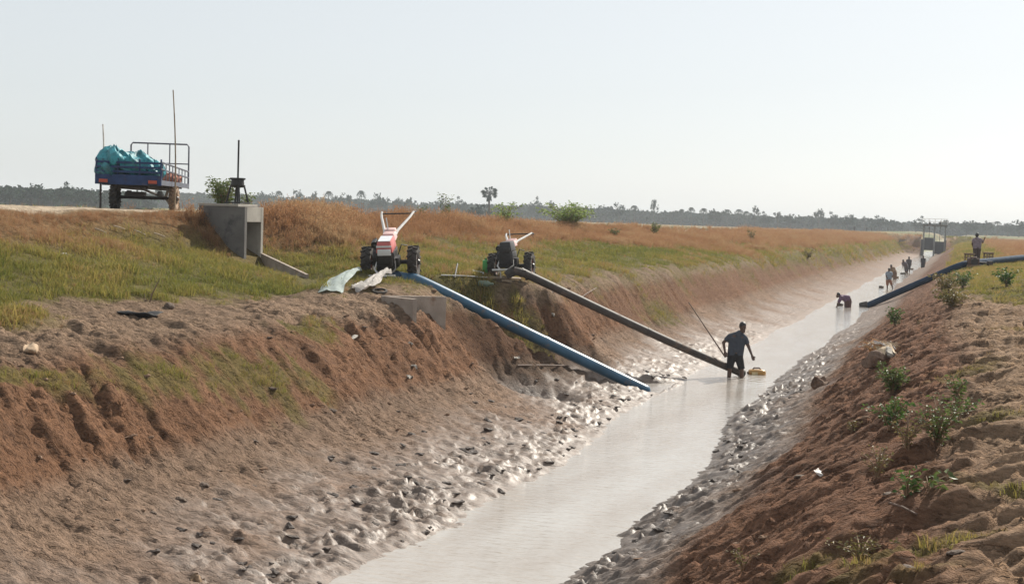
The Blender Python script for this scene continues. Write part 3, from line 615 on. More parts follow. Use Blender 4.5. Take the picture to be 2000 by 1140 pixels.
t2 = tractor('black bodied walking tractor driving the brown pump pipe', (T2.x, T2.y, gz(T2.x, T2.y) - .02), cy + math.pi - R(11), M_black, ry=R(4), tilt=2, hand=.86)
t2.scale = (.97, .97, .95)

# ------------------------------------------------------------------ pump pipes
def bez(pts, n=10):
    out = []; P = [Vector(p) for p in pts]
    for i in range(len(P) - 1):
        p0, p1, p2, p3 = P[max(i - 1, 0)], P[i], P[i + 1], P[min(i + 2, len(P) - 1)]
        for k in range(n):
            t = k / n; out.append(.5 * ((2 * p1) + (p2 - p0) * t + (2 * p0 - 5 * p1 + 4 * p2 - p3) * t * t + (3 * p1 - p0 - 3 * p2 + p3) * t ** 3))
    return out + [P[-1]]
def pump_pipe(label, path, r, m, tip, group=None):
    o = path[0]; t = thing('pump_pipe', label, 'pipe', o, 0, group)
    loc = [p - o for p in path]
    b = bmesh.new(); n = len(loc); rs = [r] * n
    if tip: rs[-1] = r * .5; rs[-2] = r * .8
    tube(b, loc, rs, 18); obj('pipe', b, m, t)
    for f in (.22, .62):                                # joint collars
        k = int(f * (n - 1)); a, c = loc[k], loc[k + 1]; dd = (c - a).normalized()
        b = bmesh.new(); tube(b, [a - dd * .05, a + dd * .05], r * 1.06, 18); obj('collar', b, m, t)
    return t
pA = [ats(776, 541, 86), ats(797, 545, 86), ats(826, 552, 86)]; pE = onz(1268, 766, -.02)
p1 = pump_pipe('bright blue pump pipe reaching down the bank into the water', bez(pA + [pA[2].lerp(pE, .33), pA[2].lerp(pE, .66), pA[2].lerp(pE, .93), pE], 5), .135, M_blue, True)
def local_part(t, name, pts, r, m, n=12):
    b = bmesh.new(); tube(b, [Vector(p) - t.location for p in pts], r, n); return obj(name, b, m, t)
h0, h1 = ats(776, 541, 86.2), ats(742, 557, 88)
local_part(p1, 'outlet_elbow', [h0, h0.lerp(h1, .4) + Vector((0, 0, .02)), h1], [.14, .15, .13], M_dkblue)
local_part(p1, 'drive_shaft', [ats(776, 528, 86), ats(774, 540, 86)], .04, M_dark)
local_part(p1, 'support_stake', [ats(763, 536, 88), ats(766, 563, 88.5)], .018, M_sil)
local_part(p1, 'sleeve', [h1, h1 + Vector((-.12, -.1, -.08)), h1 + Vector((-.28, -.2, -.16))], [.13, .15, .12], M_rub)
qA = [ats(1004, 529, 82), ats(1018, 532, 82), ats(1036, 539, 81.5)]; qE = ats(1449, 729, 74)
p2 = pump_pipe('brown grey pump pipe reaching the water behind the man', bez(qA + [qA[2].lerp(qE, .33) - Vector((0, 0, .03)), qA[2].lerp(qE, .66) - Vector((0, 0, .04)), qA[2].lerp(qE, .95), qE], 5), .1, M_brpipe, False)
local_part(p2, 'end_rim', [qE + (qE - qA[2]).normalized() * -.03, qE + (qE - qA[2]).normalized() * .04], .112, M_rub)
local_part(p2, 'outlet_boot', [qA[0], ats(996, 533, 82), ats(988, 538, 82)], [.12, .11, .09], M_rub)
local_part(p2, 'drive_shaft', [ats(1002, 511, 80), ats(1003, 523, 80)], .04, M_dark)
rE = onz(1693, 597, .06); rB = onz(1882, 515, 2.45); rC = onz(2004, 503, 2.72)
rD = rC + (rC - rB).normalized() * 6; rD.z = 2.75
p3 = pump_pipe('long dark blue pump pipe crossing the right bank', bez([rE, rE.lerp(rB, .33), rE.lerp(rB, .66), rE.lerp(rB, .94), rB.lerp(rC, .12), rB.lerp(rC, .5), rC, rD], 5), .16, M_dkblue, False)
b = bmesh.new(); lathe(b, [(-.34, .19), (-.3, .23), (.02, .23), (.06, .17)], 'X', 10); jitter(b, .03, 5, 3); s_ = obj('strainer', b, M_rub, p3); s_.rotation_euler = (0, R(-12), R(10))

# ------------------------------------------------------------------ plastic sheets, sack, small things by the tractors
def strip(name, label, cat, path, widths, m, wav=.02, arch=.0, up=None):
    path = bez(path, 6); n = len(path); nw = 8; o0 = path[0].copy(); b = bmesh.new(); rows = []
    for i, p in enumerate(path):
        t = (path[min(i + 1, n - 1)] - path[max(i - 1, 0)]).normalized(); s = Vector((t.y, -t.x, 0)).normalized(); f = i / (n - 1); wv = np.interp(f, np.linspace(0, 1, len(widths)), widths)
        row = []
        for k in range(nw + 1):
            u = k / nw * 2 - 1; z = arch * (1 - u * u) + wav * math.sin(u * 7 + i * .5) + wav * .6 * math.sin(u * 13 - i * .9)
            row.append(b.verts.new(p - o0 + s * (u * wv / 2) + Vector((0, 0, z))))
        rows.append(row)
    for A, B in zip(rows, rows[1:]):
        for k in range(nw): b.faces.new((A[k], A[k + 1], B[k + 1], B[k]))
    bmesh.ops.solidify(b, geom=b.faces[:], thickness=.006)
    o = obj(name, b, m); o.location = o0; return tag(o, label, cat)
def gp(px, py, dz=0): p = ground_at_pixel(px, py); return Vector((p.x, p.y, gz(p.x, p.y) + dz))
strip('plastic_sheet', 'pale green translucent plastic sheet spilling beside the tractor wheel', 'sheet', [gp(702, 541, .16), gp(684, 546, .15), gp(666, 554, .11), gp(652, 563, .05), gp(645, 571, -.02)], [.1, .26, .38, .46, .52], M_plastic, .014, .05)
strip('white_sack', 'crumpled white sack below the blue pipe outlet', 'sack', [gp(758, 551, .22), gp(738, 557, .16), gp(722, 563, .1), gp(706, 567, .06), gp(688, 571, .01)], [.18, .24, .36, .42, .2], M_sack, .035, .07)
b = bmesh.new(); lathe(b, [(-.02, .12), (-.018, .16), (.015, .16), (.02, .12), (.0, .13)], 'Z', 20); o = obj('coiled_hose', b, M_rub); o.location = gp(742, 573, .04); o.rotation_euler = (.2, .1, 0); tag(o, 'dark coiled hose ring lying beside the white sack', 'hose')
t = thing('jerry_can', 'bright green plastic jerry can behind the tractor wheel', 'jerry can', ats(948, 540, 78.5)); t.location.z = gz(t.location.x, t.location.y); t.rotation_euler.z = .4
b = bmesh.new(); box(b, (0, 0, .16), (.16, .26, .32)); obj('body', b, M_green, t, True, .03)
b = bmesh.new(); tube(b, [(0, -.07, .31), (0, -.07, .37), (0, .05, .37), (0, .05, .31)], .014, 6); obj('handle', b, M_green, t)
b = bmesh.new(); tube(b, [(0, .1, .31), (0, .1, .36)], .03, 8); obj('cap', b, M_black, t)
def lay(name, label, cat, pa, pb, r, m, za=.03, zb=.03, group=None):
    a, c = gp(*pa, za), gp(*pb, zb); b = bmesh.new(); tube(b, [Vector(), (c - a) * .5 + Vector((0, 0, .01)), c - a], [r, r * .95, r * .85], 8); o = obj(name, b, m); o.location = a; return tag(o, label, cat, group)
lay('metal_bar', 'long pale metal bar lying in the grass left of the black tractor', 'bar', (861, 543), (952, 545), .018, M_sil)
lay('wooden_beam', 'pale wooden beam under the front of the black tractor', 'beam', (955, 548), (1016, 547), .04, M_bamboo)
lay('wooden_beam', 'short pale stick in the grass below the black tractor', 'stick', (980, 553), (999, 554), .03, M_bamboo)
lay('metal_bar', 'short white bar with dark end behind the metal bar', 'bar', (922, 532), (946, 537), .03, M_white)
lay('tool_handle', 'thin dark upright tool standing by the pale metal bar', 'tool', (888, 545), (893, 533), .022, M_black, .02, .22)
b = bmesh.new(); lathe(b, [(0, .01), (0, .07), (.22, .075), (.3, .03), (.36, .03), (.36, .001)], 'X', 12); o = obj('plastic_bottle', b, mat('dull_green_plastic', (.13, .17, .12), .4)); o.location = gp(935, 563, .07); o.rotation_euler.z = .1; tag(o, 'grey green bottle lying in the grass between the two pipes', 'bottle')
# ------------------------------------------------------------------ farm trailer on the road
M_net = mat('teal_netting', (.025, .27, .33), .5, var=.6, vscale=4, bump=.9, bscale=22, stain=((.012, .09, .11), .52), sscale=3.5)
M_net2 = mat('dark_teal_netting', (.02, .16, .20), .5, var=.5, vscale=6, bump=.6, bscale=14)
TRr = ats(249, 355, 75); TRf = ats(313, 362, 66.5)
thd = math.atan2(-(TRf.x - TRr.x), TRf.y - TRr.y)
TL, TW = 3.9, 1.70
def trailer():
    mid = TRr.lerp(TRf, .5); z = gz(mid.x, mid.y)
    t = thing('farm_trailer', 'blue two wheeled farm trailer with high front frame on the road', 'trailer', (mid.x, mid.y, z), thd)
    fl = .74
    def bpart(name, c, s, m, par=t, bev=.006): b = bmesh.new(); box(b, c, s); return obj(name, b, m, par, False, bev)
    for k in range(9):
        bpart('plank', (-TW / 2 + (k + .5) * TW / 9, 0, fl), (TW / 9 - .012, TL - .06, .035), M_wood)
    for s in (-1, 1):
        bpart('bed_beam', (s * (TW / 2 - .03), 0, fl - .02), (.06, TL, .13), M_trgrey)
        bpart('chassis_rail', (s * .42, .1, fl - .13), (.08, TL - .3, .13), M_under)
    for y in (-1.5, -.6, .3, 1.2): bpart('cross_member', (0, y, fl - .08), (TW - .14, .07, .08), M_under)
    tg = bpart('tailgate', (0, -TL / 2 - .015, fl + .03), (TW, .03, .26), M_trblue)
    for k in range(3): bpart('slat', (0, -TL / 2 - .012, fl + .24 + k * .12), (TW - .06, .024, .055), M_trblue, tg)
    for x in (-TW / 2 + .02, -.28, .28, TW / 2 - .02): bpart('upright', (x, -TL / 2 + .016, fl + .28), (.04, .03, .62), M_trblue, tg)
    for s in (-1, 1):
        l = bpart('tail_light', (s * .63, -TL / 2 - .05, fl - .01), (.22, .04, .085), M_orange)
        bpart('light_bracket', (s * .63, -TL / 2 - .03, fl - .075), (.26, .05, .02), M_under, l)
        for zz in (.24, .42):
            b = bmesh.new(); tube(b, [(s * (TW / 2 - .02), -TL / 2, fl + zz + .1), (s * (TW / 2 - .02), TL / 2, fl + zz - .02)], .025, 6); obj('side_rail', b, M_trgrey, t)
        for k in range(9):
            y = -TL / 2 + .2 + k * (TL - .3) / 8; b = bmesh.new(); tube(b, [(s * (TW / 2 - .02), y, fl), (s * (TW / 2 - .02), y, fl + .5 - .012 * k)], .014, 6); obj('picket', b, M_trgrey, t)
    b = bmesh.new(); y = TL / 2; xx = TW / 2 - .02
    tube(b, [(-xx, y, fl - .1), (-xx, y, fl + 1.12), (-xx + .05, y, fl + 1.19), (xx - .05, y, fl + 1.19), (xx, y, fl + 1.12), (xx, y, fl - .1)], .024, 8); fr = obj('front_frame', b, M_trgrey, t)
    for x in (-.35, .28): b = bmesh.new(); tube(b, [(x, y, fl), (x, y, fl + 1.19)], .018, 6); obj('frame_post', b, M_trgrey, fr)
    b = bmesh.new(); tube(b, [(-xx, y, fl + .62), (xx, y, fl + .62)], .018, 6); obj('frame_bar', b, M_trgrey, fr)
    b = bmesh.new(); tube(b, [(-.84, 0, .33), (.84, 0, .33)], .045, 8); obj('axle', b, M_under, t)
    for s in (-1, 1):
        w_ = wheel(t, s * .8, .33, .19, M_rubt if s > 0 else M_rub, M_conc_br if s > 0 else M_under, s, 18); w_.location.z = .33  # right wheel paler: sunlight painted in along with its tan dust
        b = bmesh.new()
        for k in range(4): box(b, (s * .42, 0, .40 + k * .035), (.07, .9 - .2 * k, .03))
        obj('leaf_spring', b, M_under, t)
    b = bmesh.new(); tube(b, [(-.4, 1.2, fl - .13), (0, TL / 2 + .9, .36), (0, TL / 2 + 1.5, .2)], .04, 8); tube(b, [(.4, 1.2, fl - .13), (0, TL / 2 + .9, .36)], .04, 8); obj('drawbar', b, M_under, t)
    b = bmesh.new(); tube(b, [(-.72, -TL / 2 + .05, fl - .05), (-.72, -TL / 2 + .05, .0)], .028, 6); obj('prop_leg', b, M_under, t)
    bpart('hitch_plate', (0, -1.1, .42), (.5, .25, .12), M_under)
    return t
trl = trailer(); bpy.context.view_layer.update(); TM = trl.matrix_basis.copy()
def netbundle(label, c, r, m, seed):
    b = bmesh.new(); blob(b, (0, 0, 0), r, 4)
    for v in b.verts:
        d = v.co.normalized(); a = math.atan2(d.y, d.x)
        v.co *= 1 + .10 * math.sin(a * 5 + seed + d.z * 4) + .05 * math.sin(a * 11 - seed * 2 + d.z * 9)
        if v.co.z < 0: v.co.z *= .75
    jitter(b, .06, 4, seed); o = obj('net_bundle', b, m); o.location = TM @ Vector(c); o.rotation_euler.z = thd + seed * .1; return tag(o, label, 'net', 'netting heaped in the trailer')
netbundle('bright teal round bundle of netting, tallest in the trailer', (-.5, -1.5, 1.2), (.44, .44, .42), M_net, 1)
netbundle('dark teal crumpled netting between the bright bundles', (-.1, -.95, 1.16), (.5, .5, .36), M_net2, 2)
netbundle('bright teal wide bundle of netting at the tailgate centre', (.16, -1.55, 1.15), (.46, .4, .36), M_net, 3)
netbundle('flattened teal bundle of netting at the tailgate right corner', (.55, -1.5, 1.02), (.28, .34, .28), M_net, 4)
netbundle('dark teal netting slumped against the tailgate left side', (-.55, -1.7, 1.0), (.38, .34, .3), M_net2, 5)
for i, (yy, rr) in enumerate(((.7, .2), (1.2, .22))):
    b = bmesh.new(); blob(b, (0, 0, 0), (rr, rr * 1.3, rr * .8), 3); jitter(b, .04, 6, 9 + i); o = obj('red_sack', b, mat('dusty_red_sack', (.38, .15, .10), .8, bump=.4)); o.location = TM @ Vector((.55, yy, .88)); tag(o, 'dusty red sack lying at the front of the trailer', 'sack', 'red sacks in the trailer')
def pole(label, a, c, r, m, bend=.03):
    a, c = Vector(a), Vector(c); d = c - a; b = bmesh.new(); n = 9
    tube(b, [d * (i / n) + Vector((bend * math.sin(i / n * 3.1), 0, 0)) for i in range(n + 1)], [r * (1.15 - .5 * i / n + (.1 if i % 2 else 0)) for i in range(n + 1)], 8)
    o = obj('bamboo_pole', b, m); o.location = a; return tag(o, label, 'pole')
pb = TM @ Vector((.93, -.55, -.02))
pole('tall thin bamboo pole leaning upright against the trailer', (pb.x, pb.y, pb.z), ats(338, 176, 71.5), .021, M_bamboo, .05)
pole('short pale bamboo pole standing in the trailer corner', TM @ Vector((-.72, -1.6, .78)), ats(201, 243, 73.5), .025, mat('bleached_bamboo', (.6, .57, .52), .6), .02)

# ------------------------------------------------------------------ people
def capsule(bm, p0, r0, p1, r1, flat=False, n=14):
    p0, p1 = Vector(p0), Vector(p1); d = p1 - p0; L = d.length
    rot = d.to_track_quat('Z', 'Y').to_matrix().to_4x4() if L > 1e-5 else Matrix.Identity(4)
    M = Matrix.Translation(p0) @ rot; prof = []
    if flat: prof = [(0, .0005), (0, r0), (L, r1), (L, .0005)]
    else:
        for k in range(6): a = -math.pi / 2 + k * math.pi / 2 / 5; prof.append((r0 * math.sin(a), max(r0 * math.cos(a), .0004)))
        for k in range(6): a = k * math.pi / 2 / 5; prof.append((L + r1 * math.sin(a), max(r1 * math.cos(a), .0004)))
    v0 = len(bm.verts); lathe(bm, prof, 'Z', n); bm.verts.ensure_lookup_table()
    vs = bm.verts[v0:]
    for v in vs: v.co = M @ v.co
    return vs
def fuse(name, segs, voxel, m, parent, smooth=6, squash=None):
    bm = bmesh.new()
    for s in segs:
        if s[0] == 'e': blob(bm, s[1], s[2], 3)
        else: capsule(bm, s[0], s[1], s[2], s[3], len(s) > 4 and s[4])
    bmesh.ops.recalc_face_normals(bm, faces=bm.faces)
    me = bpy.data.meshes.new(name); bm.to_mesh(me); bm.free()
    tmp = bpy.data.objects.new(name, me); COL.objects.link(tmp)
    md = tmp.modifiers.new('r', 'REMESH'); md.mode = 'VOXEL'; md.voxel_size = voxel
    sm = tmp.modifiers.new('s', 'SMOOTH'); sm.iterations = smooth; sm.factor = .5
    dg = bpy.context.evaluated_depsgraph_get(); dg.update()
    m2 = bpy.data.meshes.new_from_object(tmp.evaluated_get(dg)); m2.name = name
    bpy.data.objects.remove(tmp); bpy.data.meshes.remove(me)
    m2.polygons.foreach_set('use_smooth', np.ones(len(m2.polygons), bool)); m2.materials.clear()
    return link(name, m2, m, parent)
def V(*a): return Vector(a)
def person(label, loc, rz, J, shirt, legs, sc=1, voxel=.02, group=None, long_legs=False, hat=None, sleeve=.5, hands=True, cat='person', headdir=V(0, -1, -.2)):
    """J: neck, head, shl, shr, ell, elr, hal, har, pel, hil, hir, knl, knr, anl, anr (local: x right seen from camera, y away, z up)"""
    t = thing('person', label, cat, loc, rz, group); t.scale = (sc, sc, sc)
    J = {k: Vector(v) for k, v in J.items()}
    hd = J['head']; fwd = headdir.normalized()
    side = fwd.cross(V(0, 0, 1)).normalized()
    segs = [('e', hd, (.082, .095, .118)), (hd + fwd * .02 + V(0, 0, -.06), .062, hd + fwd * .045 + V(0, 0, -.095), .04), (J['neck'] + V(0, 0, -.04), .062, hd + V(0, 0, -.07), .052),
            (hd + fwd * .088 + V(0, 0, .005), .012, hd + fwd * .112 + V(0, 0, -.028), .016), (hd + fwd * .088 + V(0, 0, -.062), .018, hd + fwd * .09 + V(0, 0, -.066), .018),
            (J['shl'], .062, J['shr'], .062), (J['neck'] + V(0, 0, -.06), .085, J['pel'], .115), (J['shl'].lerp(J['shr'], .25), .1, J['hil'] + V(0, 0, .1), .1), (J['shr'].lerp(J['shl'], .25), .1, J['hir'] + V(0, 0, .1), .1),
            (J['hil'], .1, J['hir'], .1)]
    for s in (-1, 1): segs.append(('e', hd + side * s * .083 + V(0, 0, -.01), (.016, .022, .03)))
    for q in 'lr':
        segs += [(J['sh' + q], .055, J['el' + q], .042), (J['el' + q], .042, J['ha' + q], .028), (J['hi' + q], .09, J['kn' + q], .058), (J['kn' + q], .058, J['kn' + q].lerp(J['an' + q], .35) , .056), (J['kn' + q].lerp(J['an' + q], .35), .056, J['an' + q], .037)]
        foot = V(fwd.x, fwd.y, 0).normalized()
        segs += [(J['an' + q], .04, J['an' + q] + foot * .17 + V(0, 0, -.04), .032)]
        d = (J['ha' + q] - J['el' + q]).normalized(); sd = d.cross(V(0, 1, 0.2)).normalized(); up_ = d.cross(sd).normalized()
        pm = J['ha' + q] + d * .085
        segs += [(J['ha' + q] + d * .01 + sd * .012, .024, pm + sd * .022, .02), (J['ha' + q] + d * .01 - sd * .012, .024, pm - sd * .022, .02)]
        if hands:
            for k, (o_, ln) in enumerate(((-.033, .075), (-.011, .088), (.012, .083), (.034, .066))):
                a0 = pm + sd * o_; a1 = a0 + d * ln * .55 + up_ * .012; a2 = a1 + d * ln * .3 + up_ * .034
                segs += [(a0, .0105, a1, .0095), (a1, .0095, a2, .0082)]
            th0 = J['ha' + q] + d * .03 + sd * .03; th1 = th0 + d * .035 + sd * .028 + up_ * .015; th2 = th1 + d * .03 + sd * .004 + up_ * .015
            segs += [(th0, .014, th1, .0115), (th1, .0115, th2, .0095)]
    body = fuse('body', segs, voxel, M_skin, t, 3)
    # hair
    if hat is None:
        fuse('hair', [('e', hd + V(0, 0, .03) - fwd * .018, (.092, .102, .105)), ('e', hd - fwd * .045 + V(0, 0, -.02), (.078, .06, .085))], max(voxel, .014), M_hair, t, 3)
    else:
        b = bmesh.new(); lathe(b, [(.02, .24), (.035, .24), (.1, .12), (.17, .09), (.18, .01)], 'Z', 18, hd + V(0, 0, .02)); obj('hat', b, hat, t)
    for s in (-1, 1):
        if voxel < .012: b = bmesh.new(); blob(b, hd + fwd * .086 + side * s * .032 + V(0, 0, .012), .012, 1); obj('eye', b, M_white, t)
    # shirt
    ss = [(J['shl'], .075, J['neck'] + V(0, 0, -.05), .085), (J['shr'], .075, J['neck'] + V(0, 0, -.05), .085), (J['shl'], .075, J['shr'], .075), (J['neck'] + V(0, 0, -.05), .1, J['pel'] + V(0, 0, .12), .14), (J['shl'].lerp(J['shr'], .22), .115, J['hil'] + V(0, 0, .04), .12, True), (J['shr'].lerp(J['shl'], .22), .115, J['hir'] + V(0, 0, .04), .12, True)]
    for q in 'lr': ss.append((J['sh' + q], .078, J['sh' + q].lerp(J['el' + q], sleeve * 1.3), .07, True))
    fuse('shirt', ss, max(voxel, .014), shirt, t, 3)
    # shorts / trousers / sarong
    ls = [(J['hil'] + V(0, 0, .01), .118, J['hir'] + V(0, 0, .01), .118), (J['pel'] + V(0, 0, .02), .115, J['pel'], .125)]
    for q in 'lr':
        end = J['kn' + q].lerp(J['an' + q], .75) if long_legs else J['hi' + q].lerp(J['kn' + q], 1.02)
        if long_legs: ls += [(J['hi' + q], .115, J['kn' + q], .085), (J['kn' + q], .085, end, .075, True)]
        else: ls.append((J['hi' + q], .118, end, .088, True))
    fuse('trousers' if long_legs else 'shorts', ls, max(voxel, .014), legs, t, 3)
    return t
def cloth(name, c): return mat(name, c, .85, var=.2, vscale=9, bump=.5, bscale=16)
YAW = camyaw()
manp = onz(1436, 737, 0)
JM = dict(head=(.13, -.07, 1.335), neck=(.06, -.02, 1.2), shl=(-.175, .01, 1.075), shr=(.2, -.02, 1.045), ell=(-.33, .1, .9), hal=(-.30, -.02, .665), elr=(.305, -.06, .82), har=(.375, -.2, .61),
          pel=(-.02, .03, .62), hil=(-.11, .03, .55), hir=(.07, .02, .55), knl=(-.16, -.03, .235), knr=(.145, -.06, .235), anl=(-.165, .02, -.22), anr=(.18, 0, -.22))
person('man in grey blue t-shirt and dark shorts wading beside the brown pipe', manp, YAW, JM, cloth('grey_blue_cotton', (.055, .066, .088)), cloth('dark_shorts', (.014, .014, .016)), 1, .0085, headdir=V(.35, -.8, -.55))
hl = manp + Matrix.Rotation(YAW, 3, 'Z') @ Vector((-.31, -.05, .58))
pole('thin dark pole held behind by the wading man', hl + Vector((.02, 0, -.05)), ats(1345, 590, 73.2), .018, M_bamb_dk, .0)
# floating container by the man
t = thing('plastic_container', 'amber plastic jerry can floating next to the wading man', 'jerry can', onz(1478, 735, -.06), YAW + .1)
b = bmesh.new(); box(b, (0, 0, .07), (.46, .30, .26)); bmesh.ops.subdivide_edges(b, edges=b.edges[:], cuts=5, use_grid_fill=True)
for v in b.verts:
    q_ = Vector((v.co.x / .23, v.co.y / .15, (v.co.z - .07) / .13)); l4 = (q_.x ** 4 + q_.y ** 4 + q_.z ** 4) ** .25; v.co = Vector((v.co.x / max(l4, .5), v.co.y / max(l4, .5), .07 + (v.co.z - .07) / max(l4, .5)))
obj('body', b, mat('amber_plastic', (.50, .27, .07), .35, var=.25), t, True)
b = bmesh.new(); box(b, (-.1, -.145, .09), (.16, .012, .09)); obj('label_patch', b, mat('pale_patch', (.75, .62, .35), .5), t)
b = bmesh.new(); tube(b, [(-.12, 0, .19), (-.08, 0, .235), (.06, 0, .235), (.1, 0, .19)], .02, 8); obj('handle', b, M_bamb_dk, t)
b = bmesh.new(); tube(b, [(-.22, 0, .1), (-.27, 0, .1)], .03, 10); obj('cap', b, M_bamb_dk, t)

def pose(kind):
    if kind == 'bend':      # bent forward to the left, arm reaching to the water
        return dict(pel=(.08, 0, .72), hil=(.02, .03, .66), hir=(.16, -.02, .66), neck=(-.30, 0, .95), head=(-.42, -.02, .97), shl=(-.26, -.14, .86), shr=(-.22, .16, .88), ell=(-.40, -.14, .58), hal=(-.52, -.13, .3), elr=(-.36, .14, .58), har=(-.44, .1, .3),
                    knl=(.02, -.02, .28), knr=(.17, 0, .28), anl=(.04, .02, -.15), anr=(.18, .02, -.15))
    if kind == 'step':      # upright, one leg lifted back
        return dict(pel=(0, 0, .78), hil=(-.09, 0, .72), hir=(.09, 0, .72), neck=(-.02, -.04, 1.34), head=(-.03, -.06, 1.47), shl=(-.18, 0, 1.26), shr=(.17, 0, 1.26), ell=(-.22, -.05, 1.0), hal=(-.12, -.2, .8), elr=(.22, -.05, 1.0), har=(.24, -.2, .86),
                    knl=(-.1, -.05, .38), knr=(.2, -.08, .42), anl=(-.06, .02, -.05), anr=(.34, .1, .12))
    if kind == 'hunch':     # hunched over
        return dict(pel=(.06, 0, .76), hil=(-.02, 0, .7), hir=(.14, 0, .7), neck=(-.2, -.1, 1.18), head=(-.28, -.16, 1.24), shl=(-.3, -.02, 1.06), shr=(.02, -.05, 1.1), ell=(-.3, -.18, .82), hal=(-.3, -.28, .55), elr=(.02, -.2, .84), har=(-.08, -.32, .58),
                    knl=(.0, -.06, .36), knr=(.16, -.04, .36), anl=(.0, .02, -.15), anr=(.16, .02, -.15))
    if kind == 'stand':
        return dict(pel=(0, 0, .86), hil=(-.09, 0, .8), hir=(.09, 0, .8), neck=(0, 0, 1.4), head=(0, -.02, 1.53), shl=(-.18, 0, 1.31), shr=(.18, 0, 1.31), ell=(-.24, .02, 1.05), hal=(-.2, -.1, .84), elr=(.24, .02, 1.05), har=(.2, -.1, .84),
                    knl=(-.1, -.02, .44), knr=(.1, 0, .44), anl=(-.1, .03, .06), anr=(.1, .03, .06))
    if kind == 'raise':     # seen from behind, right arm raised forward
        p = pose('stand'); p.update(elr=(.34, .16, 1.16), har=(.45, .24, 1.36), ell=(-.22, .12, 1.08), hal=(-.12, .25, .95), head=(-.02, .05, 1.53)); return p
def down(p, dz): return {k: (v[0], v[1], v[2] + dz) for k, v in p.items()}
wp = onz(1652, 600, 0)
person('person in purple shirt bending down to the water', wp, YAW - .05, down(pose('bend'), -.36), cloth('purple_cotton', (.16, .085, .15)), cloth('maroon_cloth', (.11, .05, .045)), 1.0, .024, headdir=V(-1, 0, -.6), hands=False, sleeve=.75, cat='person')
person('person in light blue shirt stepping through the shallow water', onz(1735, 564, 0), YAW, down(pose('step'), -.12), cloth('light_blue_cotton', (.27, .33, .40)), cloth('rust_cloth', (.30, .13, .07)), .95, .026, headdir=V(-.5, -.6, -.4), hands=False, cat='person')
person('person in ochre clothing hunched over the water', onz(1745, 545, 0), YAW, down(pose('hunch'), -.22), cloth('ochre_cotton', (.30, .20, .12)), cloth('ochre_brown_cloth', (.22, .13, .08)), 1.02, .03, headdir=V(-.4, -.5, -.8), hands=False, sleeve=.75, long_legs=True, cat='person')
person('person in grey leaning over a basket in the water', onz(1768, 535, 0), YAW, down(pose('hunch'), -.12), cloth('grey_cotton', (.16, .14, .16)), cloth('grey_trousers', (.10, .09, .10)), 1.05, .03, headdir=V(-.4, -.5, -.8), hands=False, cat='person')
person('person in dark clothes standing behind the grey leaning person', onz(1774, 532, 0), YAW, down(pose('stand'), -.15), cloth('dark_cotton', (.07, .06, .07)), cloth('dark_trousers', (.05, .05, .055)), 1.0, .03, hands=False, cat='person')
person('lone person in black wading near the far gate', onz(1802, 527, 0), YAW, down(pose('stand'), -.2), cloth('black_cotton', (.04, .04, .045)), cloth('black_trousers', (.03, .03, .035)), 1.0, .03, hands=False, cat='person')
rp = ats(1906, 524, 38); rp.z = gz(rp.x, rp.y)
person('person in mauve shirt with raised arm standing on the grassy right bank', rp, YAW, pose('raise'), cloth('mauve_cotton', (.26, .20, .23)), cloth('dark_brown_trousers', (.07, .045, .04)), 1.0, .02, headdir=V(.2, 1, 0), hands=False, long_legs=True, cat='person')
def basket(label, px, py, r, m, grp=None):
    p = onz(px, py, -.03); b = bmesh.new(); lathe(b, [(0, .02), (0, r * .8), (.09, r), (.15, r * 1.05), (.15, r * .95), (.1, r * .9), (.06, .02)], 'Z', 16); jitter(b, .012, 7, int(px)); o = obj('floating_basket', b, m); o.location = p; o.rotation_euler = (.06, .1, px); return tag(o, label, 'basket', grp)
M_bask = mat('dark_basket', (.12, .10, .08), .8, bump=.6, bscale=30); M_bask2 = mat('brown_basket', (.2, .13, .08), .8, bump=.6, bscale=30)
basket('dark round basket floating beside the light blue shirted person', 1721, 563, .17, M_bask)
basket('brown basket floating beside the ochre clothed person', 1751, 544, .2, M_bask2)
basket('dark basket in front of the grey leaning person', 1764, 536, .26, M_bask)
basket('small brown basket floating behind the standing dark clothed person', 1781, 527, .16, M_bask2)
basket('dark basket beside the lone wading person near the gate', 1799, 528, .24, M_bask)
basket('dark basket at the hands of the bending person', 1640, 598, .16, M_bask)

# ------------------------------------------------------------------ pump engine and crates on the right bank
def crate_stool(label, px, py, s):
    p = ats(px, py, s); p.z = gz(p.x, p.y); t = thing('wooden_stool', label, 'stool', p, YAW + .15, 'slatted wooden stools by the right bank pump')
    for sx in (-1, 1):
        for sy in (-1, 1): b = bmesh.new(); box(b, (sx * .15, sy * .15, .3), (.05, .05, .6)); obj('leg', b, M_wood, t, False)
    for z in (.28, .45, .6):
        for sy in (-1, 1): b = bmesh.new(); box(b, (0, sy * .176, z), (.36, .025, .06)); obj('slat', b, M_wood, t, False)
    b = bmesh.new(); box(b, (0, 0, .645), (.4, .42, .05)); obj('top', b, M_wood, t, False)
crate_stool('slatted wooden stool on the left of the mauve shirted person', 1892, 524, 38.5)
crate_stool('slatted wooden stool on the right of the mauve shirted person', 1929, 524, 38.5)
p = ats(1912, 526, 40.5); p.z = gz(p.x, p.y); t = thing('pump_engine', 'low dark pump engine on rails under the dark blue pipe', 'engine', p, YAW)
for s in (-1, 1): b = bmesh.new(); box(b, (0, s * .18, .07), (1.3, .08, .1)); obj('rail', b, M_wood, t, False)
b = bmesh.new(); box(b, (-.3, 0, .28), (.5, .34, .32)); box(b, (-.3, 0, .47), (.3, .2, .08)); obj('engine_block', b, mat('rusty_engine', (.10, .05, .035), .7), t, True, .02)
b = bmesh.new(); lathe(b, [(-.22, .01), (-.22, .17), (-.18, .17), (-.18, .01)], 'Y', 18, (-.3, 0, .28)); obj('flywheel', b, M_under, t)
